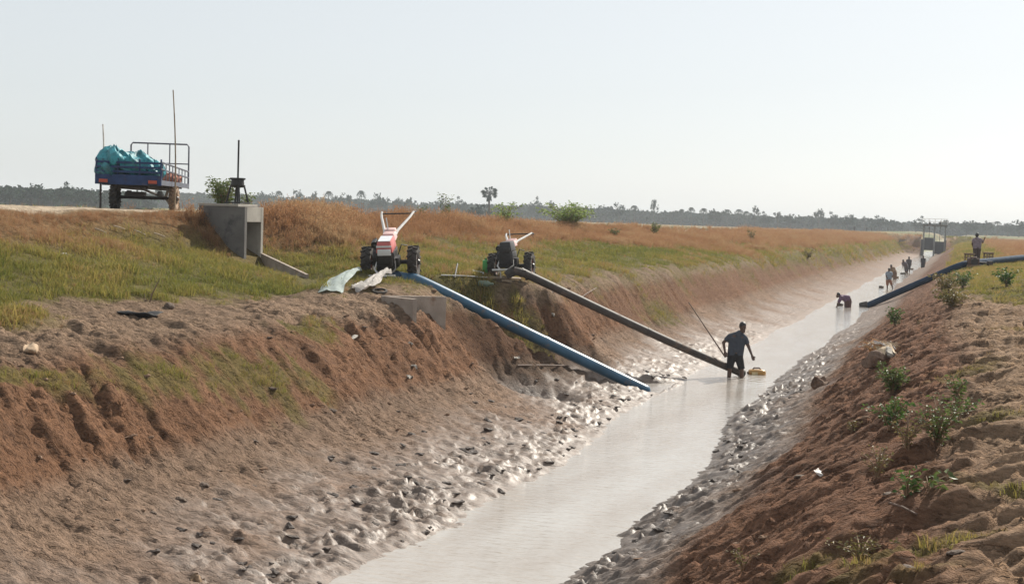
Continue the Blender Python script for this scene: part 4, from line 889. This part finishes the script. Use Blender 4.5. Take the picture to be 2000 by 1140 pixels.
b = bmesh.new(); tube(b, [(-.05, 0, .25), (.5, 0, .22)], .04, 8); obj('drive_shaft', b, M_under, t)
b = bmesh.new(); box(b, (.5, 0, .2), (.2, .3, .25)); obj('gear_case', b, M_under, t, True, .02)
lay('support_log', 'short dark log propping the dark blue pipe', 'log', (1938, 519), (1950, 514), .06, M_under)

# ------------------------------------------------------------------ far gate across the canal
gb = onz(1823, 499, 0); GS = 12.6
g = thing('canal_gate', 'grey two bay concrete canal gate with railed platform at the far end', 'gate', (gb.x, gb.y, 0), 0)
M_gate = mat('hazy_concrete', (.24, .24, .23), .9, var=.2, vscale=1); M_leaf = mat('steel_gate_leaf', (.07, .07, .075), .6, var=.25, vscale=1)
def gpart(name, c, s, m, par=g): b = bmesh.new(); box(b, c, s); return obj(name, b, m, par, False, .01)
for x in (-1.62, 0, 1.62): gpart('pier', (x, 0, 1.1), (.26, 1.2, 3.0), M_gate); gpart('post', (x, 0, 3.64), (.22, .22, 2.08), M_gate)
gpart('beam', (0, 0, 4.78), (3.7, .5, .22), M_gate)
pl = gpart('platform', (0, .1, 4.93), (3.9, 1.3, .06), M_gate)
for sy in (-.5, .7):
    for zz in (.45, .9): b = bmesh.new(); tube(b, [(-1.9, sy, 4.96 + zz), (1.9, sy, 4.96 + zz)], .025, 6); obj('rail', b, M_sil, pl)
    for k in range(5): b = bmesh.new(); x = -1.9 + k * .95; tube(b, [(x, sy, 4.94), (x, sy, 5.86)], .025, 6); obj('rail_post', b, M_sil, pl)
for x, z0 in ((-.81, .62), (.81, .06)):
    lf = gpart('gate_leaf', (x, .0, z0 + 1.2), (1.34, .1, 2.0), M_leaf)
    for k in range(3): b = bmesh.new(); box(b, (x, -.07, z0 + .5 + k * .7), (1.3, .05, .09)); obj('stiffener', b, M_leaf, lf, False)
    b = bmesh.new(); tube(b, [(x, 0, z0 + 2.1), (x, 0, 5.6)], .035, 6); obj('lift_screw', b, M_under, g)
    b = bmesh.new(); lathe(b, [(4.97, .02), (4.97, .2), (5.3, .16), (5.3, .02)], 'Z', 10, (x, 0, 0)); obj('hoist', b, M_under, g)
for s in (-1, 1):
    b = bmesh.new(); q = [b.verts.new(v) for v in ((s * 1.72, -.5, -.3), (s * 1.72, -.5, 2.55), (s * 5.2, -3.2, 2.3), (s * 5.2, -3.2, -.3), (s * 1.72, -.2, -.3), (s * 1.72, -.2, 2.55), (s * 5.2, -2.9, 2.3), (s * 5.2, -2.9, -.3))]
    for f in ((0, 1, 2, 3), (4, 7, 6, 5), (1, 5, 6, 2), (0, 4, 5, 1), (3, 2, 6, 7), (0, 3, 7, 4)): b.faces.new([q[i] for i in f])
    obj('wing_wall', b, M_conc_dk, g, False)
hr = thing('handrail', 'small grey handrail on the dam beside the far canal gate', 'railing', (gb.x + 4, gb.y + 5.5, gz(gb.x + 4, gb.y + 5.5)))
for zz in (.6, 1.15): b = bmesh.new(); tube(b, [(-1.4, 0, zz), (1.4, 0, zz)], .04, 6); obj('rail', b, M_gate, hr)
for k in range(5): b = bmesh.new(); tube(b, [(-1.4 + k * .7, 0, -.1), (-1.4 + k * .7, 0, 1.15)], .04, 6); obj('post', b, M_gate, hr)

# ------------------------------------------------------------------ far field figures
for (px, py, s, lb) in ((1668, 459, 7.4, 'dark figure standing alone in the far field'), (1692, 461, 6.5, 'dark figure in the pair standing in the far field'), (1702, 461, 6.5, 'dark figure in the pair standing in the far field'), (1733, 462, 6.2, 'dark figure in the far field just before the dam')):
    p = ats(px, py, s); p.z = max(gz(p.x, p.y), 2.5)
    person(lb, p, YAW, pose('stand'), cloth('far_dark_shirt', (.05, .05, .06)), cloth('far_dark_trousers', (.04, .04, .045)), 1.0 if px == 1668 else .85, .05, 'figures in the far field', hands=False, long_legs=True)
# ------------------------------------------------------------------ plants
def leaf_material(name, c0, c1, transl=.35, spec=.4):
    m = bpy.data.materials.new(name); m.use_nodes = True; n = m.node_tree; L = n.links; b = n.nodes['Principled BSDF']
    a = n.nodes.new('ShaderNodeAttribute'); a.attribute_name = 'blade'
    r = n.nodes.new('ShaderNodeValToRGB'); r.color_ramp.elements[0].color = (*c0, 1); r.color_ramp.elements[1].color = (*c1, 1); L.new(a.outputs['Fac'], r.inputs[0])
    L.new(r.outputs[0], b.inputs['Base Color']); b.inputs['Roughness'].default_value = .5 if spec else 1; b.inputs['Specular IOR Level'].default_value = spec
    t = n.nodes.new('ShaderNodeBsdfTranslucent'); L.new(r.outputs[0], t.inputs[0]); mx = n.nodes.new('ShaderNodeMixShader'); mx.inputs[0].default_value = transl
    L.new(b.outputs[0], mx.inputs[1]); L.new(t.outputs[0], mx.inputs[2]); L.new(mx.outputs[0], n.nodes['Material Output'].inputs[0]); return m
ML_bright = leaf_material('bright_leaves', (.055, .09, .022), (.15, .19, .06)); ML_mid = leaf_material('mid_leaves', (.03, .07, .015), (.10, .17, .04))
ML_bush = leaf_material('pale_bush_leaves', (.10, .16, .04), (.24, .30, .09), .5)  # paler green leaf colour for the crest bushes
ML_dry = leaf_material('olive_leaves', (.10, .10, .03), (.22, .17, .07)); ML_far = leaf_material('far_leaves', (.015, .032, .022), (.04, .066, .042), .05, 0)
class Leaves:
    def __init__(s): s.v = []; s.f = []; s.t = []
    def leaf(s, p, d, ln, wd, rg, droop=.25):
        d = Vector(d).normalized(); u = Vector((rg.uniform(-1, 1), rg.uniform(-1, 1), rg.uniform(-.3, 1))); sd = d.cross(u)
        if sd.length < 1e-3: sd = Vector((1, 0, 0))
        sd.normalize(); p = Vector(p); k = len(s.v); t = rg.random(); dn = Vector((0, 0, -droop * ln))
        s.v += [p, p + d * ln * .45 + sd * wd, p + d * ln * .45 - sd * wd, p + d * ln + dn]; s.f += [(k, k + 1, k + 3), (k, k + 3, k + 2)]; s.t += [t] * 4
    def quad(s, c, r, rg):
        a = Vector((rg.gauss(0, 1), rg.gauss(0, 1), rg.gauss(0, 1))).normalized(); b_ = a.orthogonal().normalized(); c = Vector(c); e = a.cross(b_); k = len(s.v); t = rg.random()
        s.v += [c + b_ * r * rg.uniform(.6, 1.2), c + e * r * rg.uniform(.5, 1.1), c - b_ * r * rg.uniform(.6, 1.2), c - e * r * rg.uniform(.5, 1.1)]; s.f.append((k, k + 1, k + 2, k + 3)); s.t += [t] * 4
    def mesh(s, name, m):
        me = bpy.data.meshes.new(name); me.from_pydata([tuple(q) for q in s.v], [], s.f); me.update(); at = me.attributes.new('blade', 'FLOAT', 'POINT'); at.data.foreach_set('value', s.t); me.materials.append(m); return me
def plant(name, label, cat, loc, h, spread, stems, leaves, lsize, m, seed, group=None, upright=.6):
    rg = random.Random(seed); t = thing(name, label, cat, loc, 0, group); b = bmesh.new(); lv = Leaves()
    for i in range(stems):
        a = rg.uniform(0, 6.283); rr = spread * math.sqrt(rg.random()); hh = h * rg.uniform(.5, 1.05); e = Vector((rr * math.cos(a), rr * math.sin(a), hh)); m_ = Vector((e.x * .35, e.y * .35, hh * .55)); s0 = Vector((rg.uniform(-.1, .1) * spread, rg.uniform(-.1, .1) * spread, -.05))
        pts = bez([s0, m_, e], 5); tube(b, pts, [.004 + .004 * h * (1 - k / len(pts)) for k in range(len(pts))], 4)
        for k in range(leaves):
            f = rg.uniform(.25, 1.0); q = pts[min(int(f * len(pts)), len(pts) - 1)]; d = Vector((rg.gauss(0, 1), rg.gauss(0, 1), rg.uniform(-.1, 1) * upright))
            q = q + d.normalized() * lsize * rg.uniform(.1, .9); lv.leaf(q, d, lsize * rg.uniform(.6, 1.3), lsize * rg.uniform(.18, .32), rg)
    obj('stem', b, M_wood, t); link('foliage', lv.mesh('foliage', m), None, t); return t
def P(px, py): return gp(px, py, 0)
_pl = [('dense dark green leafy plant on the right slope below the straw sack', 1742, 768, .45, .32, 19, 33, 0.056, ML_bright), ('spindly leafy weed beside the dense plant', 1722, 726, .22, .12, 6, 13, 0.050, ML_bright), ('pale leaved weed near the sandy edge with upright stem', 1868, 782, .38, .12, 7, 18, 0.050, ML_bright),
       ('wide leafy weed clump halfway up the right slope', 1740, 838, .42, .3, 15, 21, 0.050, ML_mid), ('tall straggly weed clump with small pale leaves on right slope', 1832, 868, .55, .26, 19, 21, 0.043, ML_bright), ('sprig of bright leaves above the straggly weed clump', 1862, 824, .3, .16, 7, 13, 0.050, ML_bright), ('leafy sprig at the sandy edge above the straggly weeds', 1885, 812, .2, .14, 4, 12, 0.050, ML_mid),
       ('olive straggly weed between the leafy clumps', 1770, 880, .36, .25, 12, 15, 0.031, ML_dry), ('thin weed with few dark leaves low on right slope', 1770, 968, .22, .14, 6, 10, 0.050, ML_mid), ('bright long leaved weed beside the thin dark weed', 1812, 958, .14, .16, 6, 7, 0.074, ML_bright),
       ('olive dry weed low on the right slope', 1715, 930, .3, .2, 9, 15, 0.031, ML_dry), ('small pale weed on the brown right slope', 1664, 845, .2, .14, 6, 10, 0.037, ML_dry), ('dry olive weed near the muddy foot of the right slope', 1450, 1110, .18, .14, 7, 12, 0.031, ML_dry), ('tangled dry weed with green tips on lower right slope', 1680, 1090, .2, .3, 14, 13, 0.031, ML_dry)]
for i, (lb, px, py, h, sp, st, lf, ls, m_) in enumerate(_pl): plant('leafy_weed', lb, 'weed', P(px, py), h * .72, sp * .85, st, lf, ls, m_, 100 + i, 'weeds on the right slope')
plant('small_shrub', 'small green shrub growing at the top of the right slope edge', 'shrub', P(1858, 600), .4, .5, 18, 26, .09, ML_dry, 131); plant('small_shrub', 'olive shrub beside the dark blue pipe on the right slope', 'shrub', P(1850, 580), .6, .5, 18, 30, .09, ML_dry, 132)
plant('small_shrub', 'spreading olive shrub between the pipe and the bright grass', 'shrub', P(1880, 562), .55, .6, 18, 28, .08, ML_mid, 135)
plant('small_shrub', 'low green shrub where the right bank grass begins', 'shrub', P(1748, 636), .45, .22, 12, 22, .08, ML_mid, 133)
plant('small_shrub', 'dark low shrub in the bright right bank grass', 'shrub', P(1965, 562), .5, .4, 14, 26, .1, ML_mid, 134)
def crest(px, s, z): d = ray(px, 420); k = -18.9 / d.x; return Vector((-18.9, d.y * k, gz(-18.9, d.y * k) - .05))
plant('roadside_bush', 'broad leafy green bush on the embankment crest', 'bush', crest(1108, 47, 3.9), 1.25, 1.5, 80, 28, .14, ML_bush, 141)
plant('roadside_bush', 'loose sparse green bush beside the broad bush on the crest', 'bush', crest(988, 45, 3.9), 1.05, .9, 26, 16, .13, ML_bush, 142)
plant('roadside_bush', 'tall open sapling rising above the brown grass crest', 'bush', crest(868, 47, 3.9), 1.1, .35, 12, 16, .11, ML_bright, 143)
plant('roadside_bush', 'bright green bush behind the iron sluice hoist', 'bush', Vector((*ats(438, 400, 66).xy, gz(*ats(438, 400, 66).xy))), .95, .55, 40, 30, .11, ML_bright, 144)
plant('roadside_bush', 'small yellow green sprig beside the bush behind the hoist', 'bush', Vector((*ats(480, 400, 64).xy, gz(*ats(480, 400, 64).xy))), .6, .35, 12, 16, .1, ML_bright, 145)
plant('roadside_bush', 'tiny green tip of a bush showing over the crest near the red tractor handles', 'bush', crest(822, 46, 3.9), .6, .2, 8, 12, .1, ML_bright, 146)
plant('small_shrub', 'young leafy shrub on the far embankment slope with round leaves', 'shrub', gp(1279, 462), .75, .28, 14, 18, .12, ML_bright, 147)
plant('small_shrub', 'pale young shrub further along the embankment slope', 'shrub', gp(1468, 472), .8, .25, 10, 14, .14, ML_dry, 148)
plant('small_shrub', 'low green sprout in the brown grass of the far embankment', 'shrub', gp(1200, 462), .4, .3, 10, 14, .1, ML_bright, 149)
plant('small_shrub', 'dark dry shrub at the edge of the far left bank', 'shrub', gp(1578, 505), .7, .5, 16, 20, .12, ML_dry, 150)
b = bmesh.new(); rg = random.Random(5)
tube(b, [(0, 0, -.05), (.06, 0, .16), (.14, .02, .34), (.19, .02, .44)], [.013, .011, .008, .004], 6); tube(b, [(.05, 0, .12), (-.06, .02, .2)], [.007, .003], 5)
for k in range(9): tube(b, [(-.06, 0, -.02), (-.06 + rg.uniform(-.1, .1), rg.uniform(-.1, .1), rg.uniform(.05, .16))], [.006, .003], 4)
o = obj('dead_branch', b, M_bamb_dk); o.location = gp(291, 590); o.rotation_euler.z = YAW; tag(o, 'thin dead branch standing in the green grass edge', 'branch')
# ------------------------------------------------------------------ stones, litter, lumps
def lump(name, label, cat, px, py, r, m, seed, jit=.25, group=None, dz=.3):
    b = bmesh.new(); blob(b, (0, 0, 0), r, 3); jitter(b, jit * max(r), 1.6 / max(r), seed); o = obj(name, b, m); p = gp(px, py); o.location = p + Vector((0, 0, r[2] * dz)); o.rotation_euler = (.1, .1, seed); return tag(o, label, cat, group)
lump('field_stone', 'single dark rounded stone at the grass edge', 'stone', 331, 602, (.09, .07, .065), M_stone, 3)
lump('black_cloth', 'flat black cloth lying on the bare bench near the stone', 'cloth', 272, 617, (.32, .16, .03), M_black, 4)
lump('pale_clod', 'pale dry clod on the bare bench', 'clod', 60, 684, (.13, .1, .07), mat('pale_earth', (.5, .36, .24), .9, bump=.5), 5)
M_mound = mat('brown_earth_mound', (.2, .125, .085), .9, var=.35, vscale=20, bump=1, bscale=45)
lump('straw_sack', 'torn tan straw sack heaped on the right slope', 'sack', 1727, 694, (.22, .17, .07), M_tansack, 6, .6); lump('straw_sack', 'orange brown straw tuft on top of the torn sack', 'sack', 1712, 686, (.15, .12, .09), M_orsack, 7, .5); lump('straw_sack', 'dusty grey sack below the torn straw sack', 'sack', 1742, 702, (.2, .1, .045), M_conc, 8, .6)
lump('mud_mound', 'brown pointed mud lump at the foot of the right slope', 'mud lump', 1603, 754, (.17, .11, .12), M_mound, 9, .5); lump('mud_mound', 'brown earth mound under the straw sack', 'mud lump', 1712, 716, (.2, .17, .12), M_mound, 10, .5)
_bs = gp(1727, 690, .1); rg = random.Random(91)
t = thing('straw_bundle', 'loose straw and cloth strips spilling from the torn sack', 'straw', _bs, 0)
for nm, m_, k_ in (('straw', M_tansack, 70), ('orange_straw', M_orsack, 40), ('pale_strip', M_sack, 14)):
    b = bmesh.new()
    for k in range(k_):
        c = Vector((rg.gauss(0, .16) - (.12 if nm == 'orange_straw' else 0), rg.gauss(0, .12), rg.uniform(-.02, .1))); d = Vector((rg.gauss(0, 1), rg.gauss(0, 1), rg.gauss(0, .35))).normalized() * rg.uniform(.06, .16); tube(b, [c - d, c + Vector((0, 0, .02)), c + d], .006 if nm != 'pale_strip' else .014, 4)
    obj(nm, b, m_, t)
for i, (px, py, lb) in enumerate(((1600, 926, 'white scrap of paper on the brown right slope'), (803, 713, 'grey white rag on the left slope below the culvert'), (800, 672, 'pale torn scrap above the grey rag'), (800, 738, 'small pale scrap below the grey rag'), (124, 498, 'white scrap in the grass of the near embankment'), (1010, 702, 'white clod shaped scrap in the gully'), (690, 665, 'grey scrap beside the green patch on the left slope'), (1080, 618, 'pale clod between the two pump pipes'))):
    lump('litter_scrap', lb, 'litter', px, py, (.07 if i not in (1, 6) else .18, .045, .02), (M_sack if i in (0, 4) else M_conc), 30 + i, .5)
lump('cardboard_scrap', 'orange brown cardboard scrap at the mud edge', 'litter', 387, 1136, (.08, .05, .03), M_wood, 44, .5)
for i in range(4): a = [(262, 462), (300, 468), (222, 452), (185, 458)][i]; lay('fallen_stick', 'pale dry stick lying on the embankment grass', 'stick', a, (a[0] + 22, a[1] + 8), .014, M_bamboo, .12, .12, 'sticks on the embankment grass')
lay('fallen_stick', 'thin brown stick lying along the far left slope', 'stick', (1130, 590), (1165, 572), .012, M_bamb_dk, .05, .15); lay('fallen_stick', 'long brown stick lying at the foot of the gully', 'stick', (1010, 722), (1110, 722), .02, M_bamb_dk, .04, .03); lay('fallen_stick', 'curved dark twig on the lower right slope', 'stick', (1735, 1003), (1790, 1018), .01, M_bamb_dk, .06, .03)
# loose clods on the slopes
rg = random.Random(77); _cl = []
for i in range(5):
    b = bmesh.new(); blob(b, (0, 0, 0), (1, .8, .6), 2); jitter(b, .35, 1.5, 50 + i); me_ = bpy.data.meshes.new('earth_clod'); b.normal_update(); b.to_mesh(me_); b.free(); me_.materials.append(M_mudclod if i < 2 else (M_stone if i < 3 else mat('dry_earth', (.27, .17, .11), .95, bump=.6, bscale=3))); _cl.append(me_)
_xy = []
for i in range(620):
    if i < 90: _xy.append((rg.uniform(-11.2, -8.6), rg.uniform(10.5, 33)))
    elif i < 160: _xy.append((rg.uniform(-3.0, .6), rg.uniform(6.5, 26)))
    elif i < 470: _xy.append((rg.choice((rg.uniform(-8.8, -6.0), rg.uniform(-7.6, -6.0))), rg.uniform(10.5, 31)))
    else: _xy.append((rg.uniform(-4.1, -3.0), rg.uniform(11, 32)))
_ax = np.array(_xy); _az = full_z(_ax[:, 0], _ax[:, 1]); _nw = _nd = 0
for (x, y), z in zip(_xy, _az):
    wetz = z < (.42 if x < -5 else .5)
    if z < .02 or (wetz and _nw >= 290) or (not wetz and _nd >= 200): continue
    o = bpy.data.objects.new('mud_clod' if wetz else 'earth_clod', _cl[rg.randint(0, 1) if wetz else rg.randint(2, 4)]); COL.objects.link(o); s = rg.uniform(.018, .05) * (1.1 if wetz else 1) * (1.4 if rg.random() < .12 else 1)
    o.scale = (s * rg.uniform(1.2, 2.0), s, s * rg.uniform(.6, .9)); o.location = (x, y, z + s * .12); o.rotation_euler = (rg.uniform(-.3, .3), rg.uniform(-.3, .3), rg.uniform(-.5, .9))
    if wetz: _nw += 1; tag(o, 'small dark wet clod in the mud by the water', 'clod', 'wet clods by the water')
    else: _nd += 1; tag(o, 'small dry earth clod on the bare slope', 'clod', 'dry clods on the bare slopes')

# ------------------------------------------------------------------ far trees
M_trunk = mat('far_bark', (.07, .055, .045), .9)
def crown_round(lv, c, r, n, q, rg):
    k = max(3, int(n / 28)); cl = [(Vector((rg.gauss(0, .5) * r[0], rg.gauss(0, .5) * r[1], rg.gauss(0, .45) * r[2])), rg.uniform(.28, .5)) for _ in range(k)]
    for i in range(n):
        o_, f = cl[i % k]; d = Vector((rg.gauss(0, 1), rg.gauss(0, 1), rg.gauss(0, 1))).normalized() * rg.random() ** .4
        p = Vector(c) + o_ + Vector((d.x * r[0] * f, d.y * r[1] * f, d.z * r[2] * f)); lv.quad(p, q * rg.uniform(.6, 1.3), rg)
def tree_proto(name, kind, seed):
    rg = random.Random(seed); b = bmesh.new(); lv = Leaves()
    if kind == 'round':
        tube(b, [(0, 0, -.3), (.1, 0, 1.6), (.0, .1, 3.2)], [.28, .22, .14], 6)
        for a in (0, 2, 4.2): tube(b, [(.05, 0, 2.2), (1.3 * math.cos(a), 1.3 * math.sin(a), 4)], [.13, .05], 5)
        crown_round(lv, (0, 0, 4.3), (2.9, 2.9, 2.3), 420, .36, rg)
    if kind == 'broad':
        tube(b, [(0, 0, -.3), (.1, 0, 1.4), (.0, .1, 2.6)], [.3, .24, .14], 6)
        for a in (1, 3, 5.2): tube(b, [(.05, 0, 1.7), (2.2 * math.cos(a), 2.2 * math.sin(a), 3.2)], [.13, .05], 5)
        crown_round(lv, (0, 0, 3.1), (4.2, 4.2, 1.7), 480, .38, rg)
    if kind == 'tall':
        tube(b, [(0, 0, -.3), (.15, 0, 3), (.0, .1, 7)], [.22, .17, .07], 6)
        for k in range(5): a = k * 2.4; tube(b, [(.05, 0, 3 + k * .7), (1.1 * math.cos(a), 1.1 * math.sin(a), 4 + k * .8)], [.07, .03], 4)
        crown_round(lv, (0, 0, 5.6), (1.7, 1.7, 2.6), 300, .32, rg)
    if kind == 'coconut':
        tube(b, [(0, 0, -.3), (.25, 0, 3), (.3, .1, 6.6)], [.2, .14, .11], 6)
        for k in range(16):
            a = k * 2.4; d = Vector((math.cos(a), math.sin(a), 0)); e = rg.uniform(-.3, .9)
            pts = [Vector((.3, .1, 6.6)) + d * u * 2.1 + Vector((0, 0, e * u * 1.6 - 1.9 * u * u)) for u in (0, .25, .5, .75, 1)]
            for A, B in zip(pts, pts[1:]):
                for _ in range(4): p = A.lerp(B, rg.random()); lv.leaf(p, d.cross(Vector((0, 0, 1))) * rg.choice((-1, 1)) + Vector((0, 0, -.5)), .7, .12, rg)
    if kind == 'sugar':
        tube(b, [(0, 0, -.3), (.1, 0, 4), (.05, .05, 8.4)], [.34, .25, .22], 8)
        for k in range(48):
            a = rg.uniform(0, 6.28); el = rg.uniform(-.9, 1.4); d = Vector((math.cos(a) * math.cos(el), math.sin(a) * math.cos(el), math.sin(el))); c = Vector((.05, .05, 8.6)) + d * rg.uniform(1.0, 1.45)
            u = d.orthogonal().normalized(); w2 = d.cross(u); n_ = 9
            for i in range(n_):
                f = -1.25 + 2.5 * i / (n_ - 1); dd = (d * math.cos(f) + u * math.sin(f)); lv.leaf(c, dd, .85, .1, rg, .1)
            tube(b, [Vector((.05, .05, 8.5)), c], .03, 4)
        for k in range(60):
            a = rg.uniform(0, 6.28); lv.leaf((.05 + .3 * math.cos(a), .05 + .3 * math.sin(a), rg.uniform(6.6, 8.2)), (math.cos(a) * .4, math.sin(a) * .4, -1), .9, .1, rg)
    bmesh.ops.recalc_face_normals(b, faces=b.faces); tm = bpy.data.meshes.new('trunk'); b.to_mesh(tm); b.free(); tm.materials.append(M_trunk)
    return tm, lv.mesh('crown', ML_far), lv
PRO = {k: tree_proto(k, k.rstrip('0123456789'), i + 3) for i, k in enumerate(('round', 'round2', 'broad', 'tall', 'tall2', 'coconut', 'sugar'))}
def plant_tree(name, kind, px, dist, hscale, label, cat='tree', group=None, wscale=1):
    d = ray(px, 420); d.z = 0; d.normalize(); p = CAM + d * dist; t = thing(name, label, cat, (p.x, p.y, 2.45), px * 1.7, group); t.scale = (wscale, wscale, hscale)
    link('trunk', PRO[kind][0], None, t); link('crown', PRO[kind][1], None, t); return t
plant_tree('sugar_palm', 'sugar', 954, 330, .9, 'lone tall sugar palm with a round fan crown', 'palm', None, 1.2)
plant_tree('round_tree', 'broad', 934, 350, .8, 'dark round tree at the foot of the sugar palm')
NAMES = {'round': ('round_tree', 'hazy round crowned tree in the distant tree line', 'round crowned trees in the tree line'), 'round2': ('round_tree', 'hazy round crowned tree in the distant tree line', 'round crowned trees in the tree line'), 'broad': ('spreading_tree', 'hazy broad spreading tree in the distant tree line', 'spreading trees in the tree line'), 'tall': ('tall_tree', 'hazy tall slender tree rising above the distant tree line', 'slender trees in the tree line'), 'tall2': ('tall_tree', 'hazy tall slender tree rising above the distant tree line', 'slender trees in the tree line'), 'coconut': ('coconut_palm', 'hazy coconut palm rising above the distant tree line', 'coconut palms in the tree line')}
def tl(kind, px, dist, hs, ws=1, lab=None): n_, l_, g_ = NAMES[kind]; plant_tree(n_, kind, px, dist, hs, lab or l_, 'palm' if kind == 'coconut' else 'tree', None if lab else g_, ws)
rg = random.Random(19)
for px, k, dd, hs in ((20, 'round', 330, .78), (62, 'broad', 335, 1.0), (76, 'round', 330, .85), (120, 'round2', 320, .84), (150, 'broad', 340, .9), (168, 'round', 325, .8), (-20, 'broad', 330, .9), (195, 'broad', 345, .85), (100, 'broad', 350, .8)): tl(k, px, dd, hs, .95)
for px, k, hs in ((515, 'round', 1.15), (545, 'coconut', 1.15), (585, 'broad', 1.4), (615, 'tall', 1.0), (640, 'coconut', 1.2), (655, 'round2', 1.0), (680, 'tall2', .95), (705, 'coconut', 1.3), (740, 'broad', 1.35), (775, 'round', 1.05), (800, 'tall', .9), (860, 'broad', 1.3), (905, 'round2', 1.0), (1040, 'round', 1.1), (1053, 'round2', 1.2), (1075, 'tall', 1.05), (1180, 'broad', 1.2), (1210, 'broad', 1.3), (1240, 'coconut', 1.1), (1277, 'tall2', 1.35), (1330, 'coconut', 1.0), (1350, 'coconut', 1.15), (1374, 'coconut', 1.1), (1398, 'round', 1.1), (1420, 'coconut', 1.1), (1442, 'coconut', 1.2), (1457, 'coconut', 1.1), (1474, 'tall', 1.15), (1500, 'round2', .9), (1520, 'tall2', 1.0), (1545, 'broad', 1.1), (1600, 'round', 1.55), (1628, 'round2', 1.1), (1655, 'broad', 1.3), (1690, 'tall', .95), (1720, 'broad', 1.3), (1750, 'round', .95), (1790, 'round2', 1.05), (1848, 'tall2', .95), (1890, 'round', 1.05), (1905, 'broad', 1.2), (1930, 'tall', .95), (1950, 'coconut', 1.1), (1970, 'round2', 1.0), (1992, 'tall', 1.0)):
    tl(k, px, rg.uniform(520, 600), hs * float(np.interp(px, [0, 1200, 1750, 2000], [1.3, 1.2, .9, .88])), rg.uniform(.9, 1.1))
# the wood behind them reads as one mass
lv = Leaves(); rg = random.Random(23)
for i in range(420):
    px = rg.uniform(-150, 2250); d = ray(px, 420); d.z = 0; d.normalize(); dist = rg.uniform(610, 720) if px > 260 else rg.uniform(380, 460); p = CAM + d * dist; h = rg.uniform(4.0, 6.4) * float(np.interp(px, [0, 1200, 1750, 2000], [1.35, 1.2, .95, .9])) * (1 if px > 260 else .62); w2 = rg.uniform(5, 10)
    for k in range(190):
        q = Vector((rg.gauss(0, .45) * w2, rg.gauss(0, .45) * w2, min(1, rg.random() ** 1.3) * h)); lv.quad(Vector((p.x, p.y, 2.3)) + q, rg.uniform(.8, 1.5), rg)
o = link('distant_woodland', lv.mesh('distant_woodland', ML_far)); o['kind'] = 'stuff'
# low scrub between road and wood
lv = Leaves()
for i in range(260):
    px = rg.uniform(-100, 1750); d = ray(px, 420); d.z = 0; d.normalize(); p = CAM + d * rg.uniform(120, 300)
    if p.x > -30: continue
    w2 = rg.uniform(1, 3)
    for k in range(26): lv.quad(Vector((p.x, p.y, 2.4)) + Vector((rg.gauss(0, .5) * w2, rg.gauss(0, .5) * w2, abs(rg.gauss(0, .4)) * rg.uniform(.4, .95))), rg.uniform(.15, .35), rg)
o = link('field_scrub', lv.mesh('field_scrub', ML_mid)); o['kind'] = 'stuff'

#@@HAZE
def build_haze():
    bm = bmesh.new(); bmesh.ops.create_cube(bm, size=1)
    me = bpy.data.meshes.new('haze'); bm.to_mesh(me); bm.free()
    o = bpy.data.objects.new('haze', me); COL.objects.link(o); o['kind'] = 'stuff'
    o.scale = (6100, 6100, 22); o.location = (0, 0, 22 / 2 - 1.6)
    m = bpy.data.materials.new('haze_air'); m.use_nodes = True; n = m.node_tree; n.nodes.clear()
    out = n.nodes.new('ShaderNodeOutputMaterial'); v = n.nodes.new('ShaderNodeVolumePrincipled')
    v.inputs['Color'].default_value = (.86, .92, 1, 1); v.inputs['Density'].default_value = .00045; v.inputs['Anisotropy'].default_value = 0
    n.links.new(v.outputs[0], out.inputs['Volume']); me.materials.append(m)
build_haze()
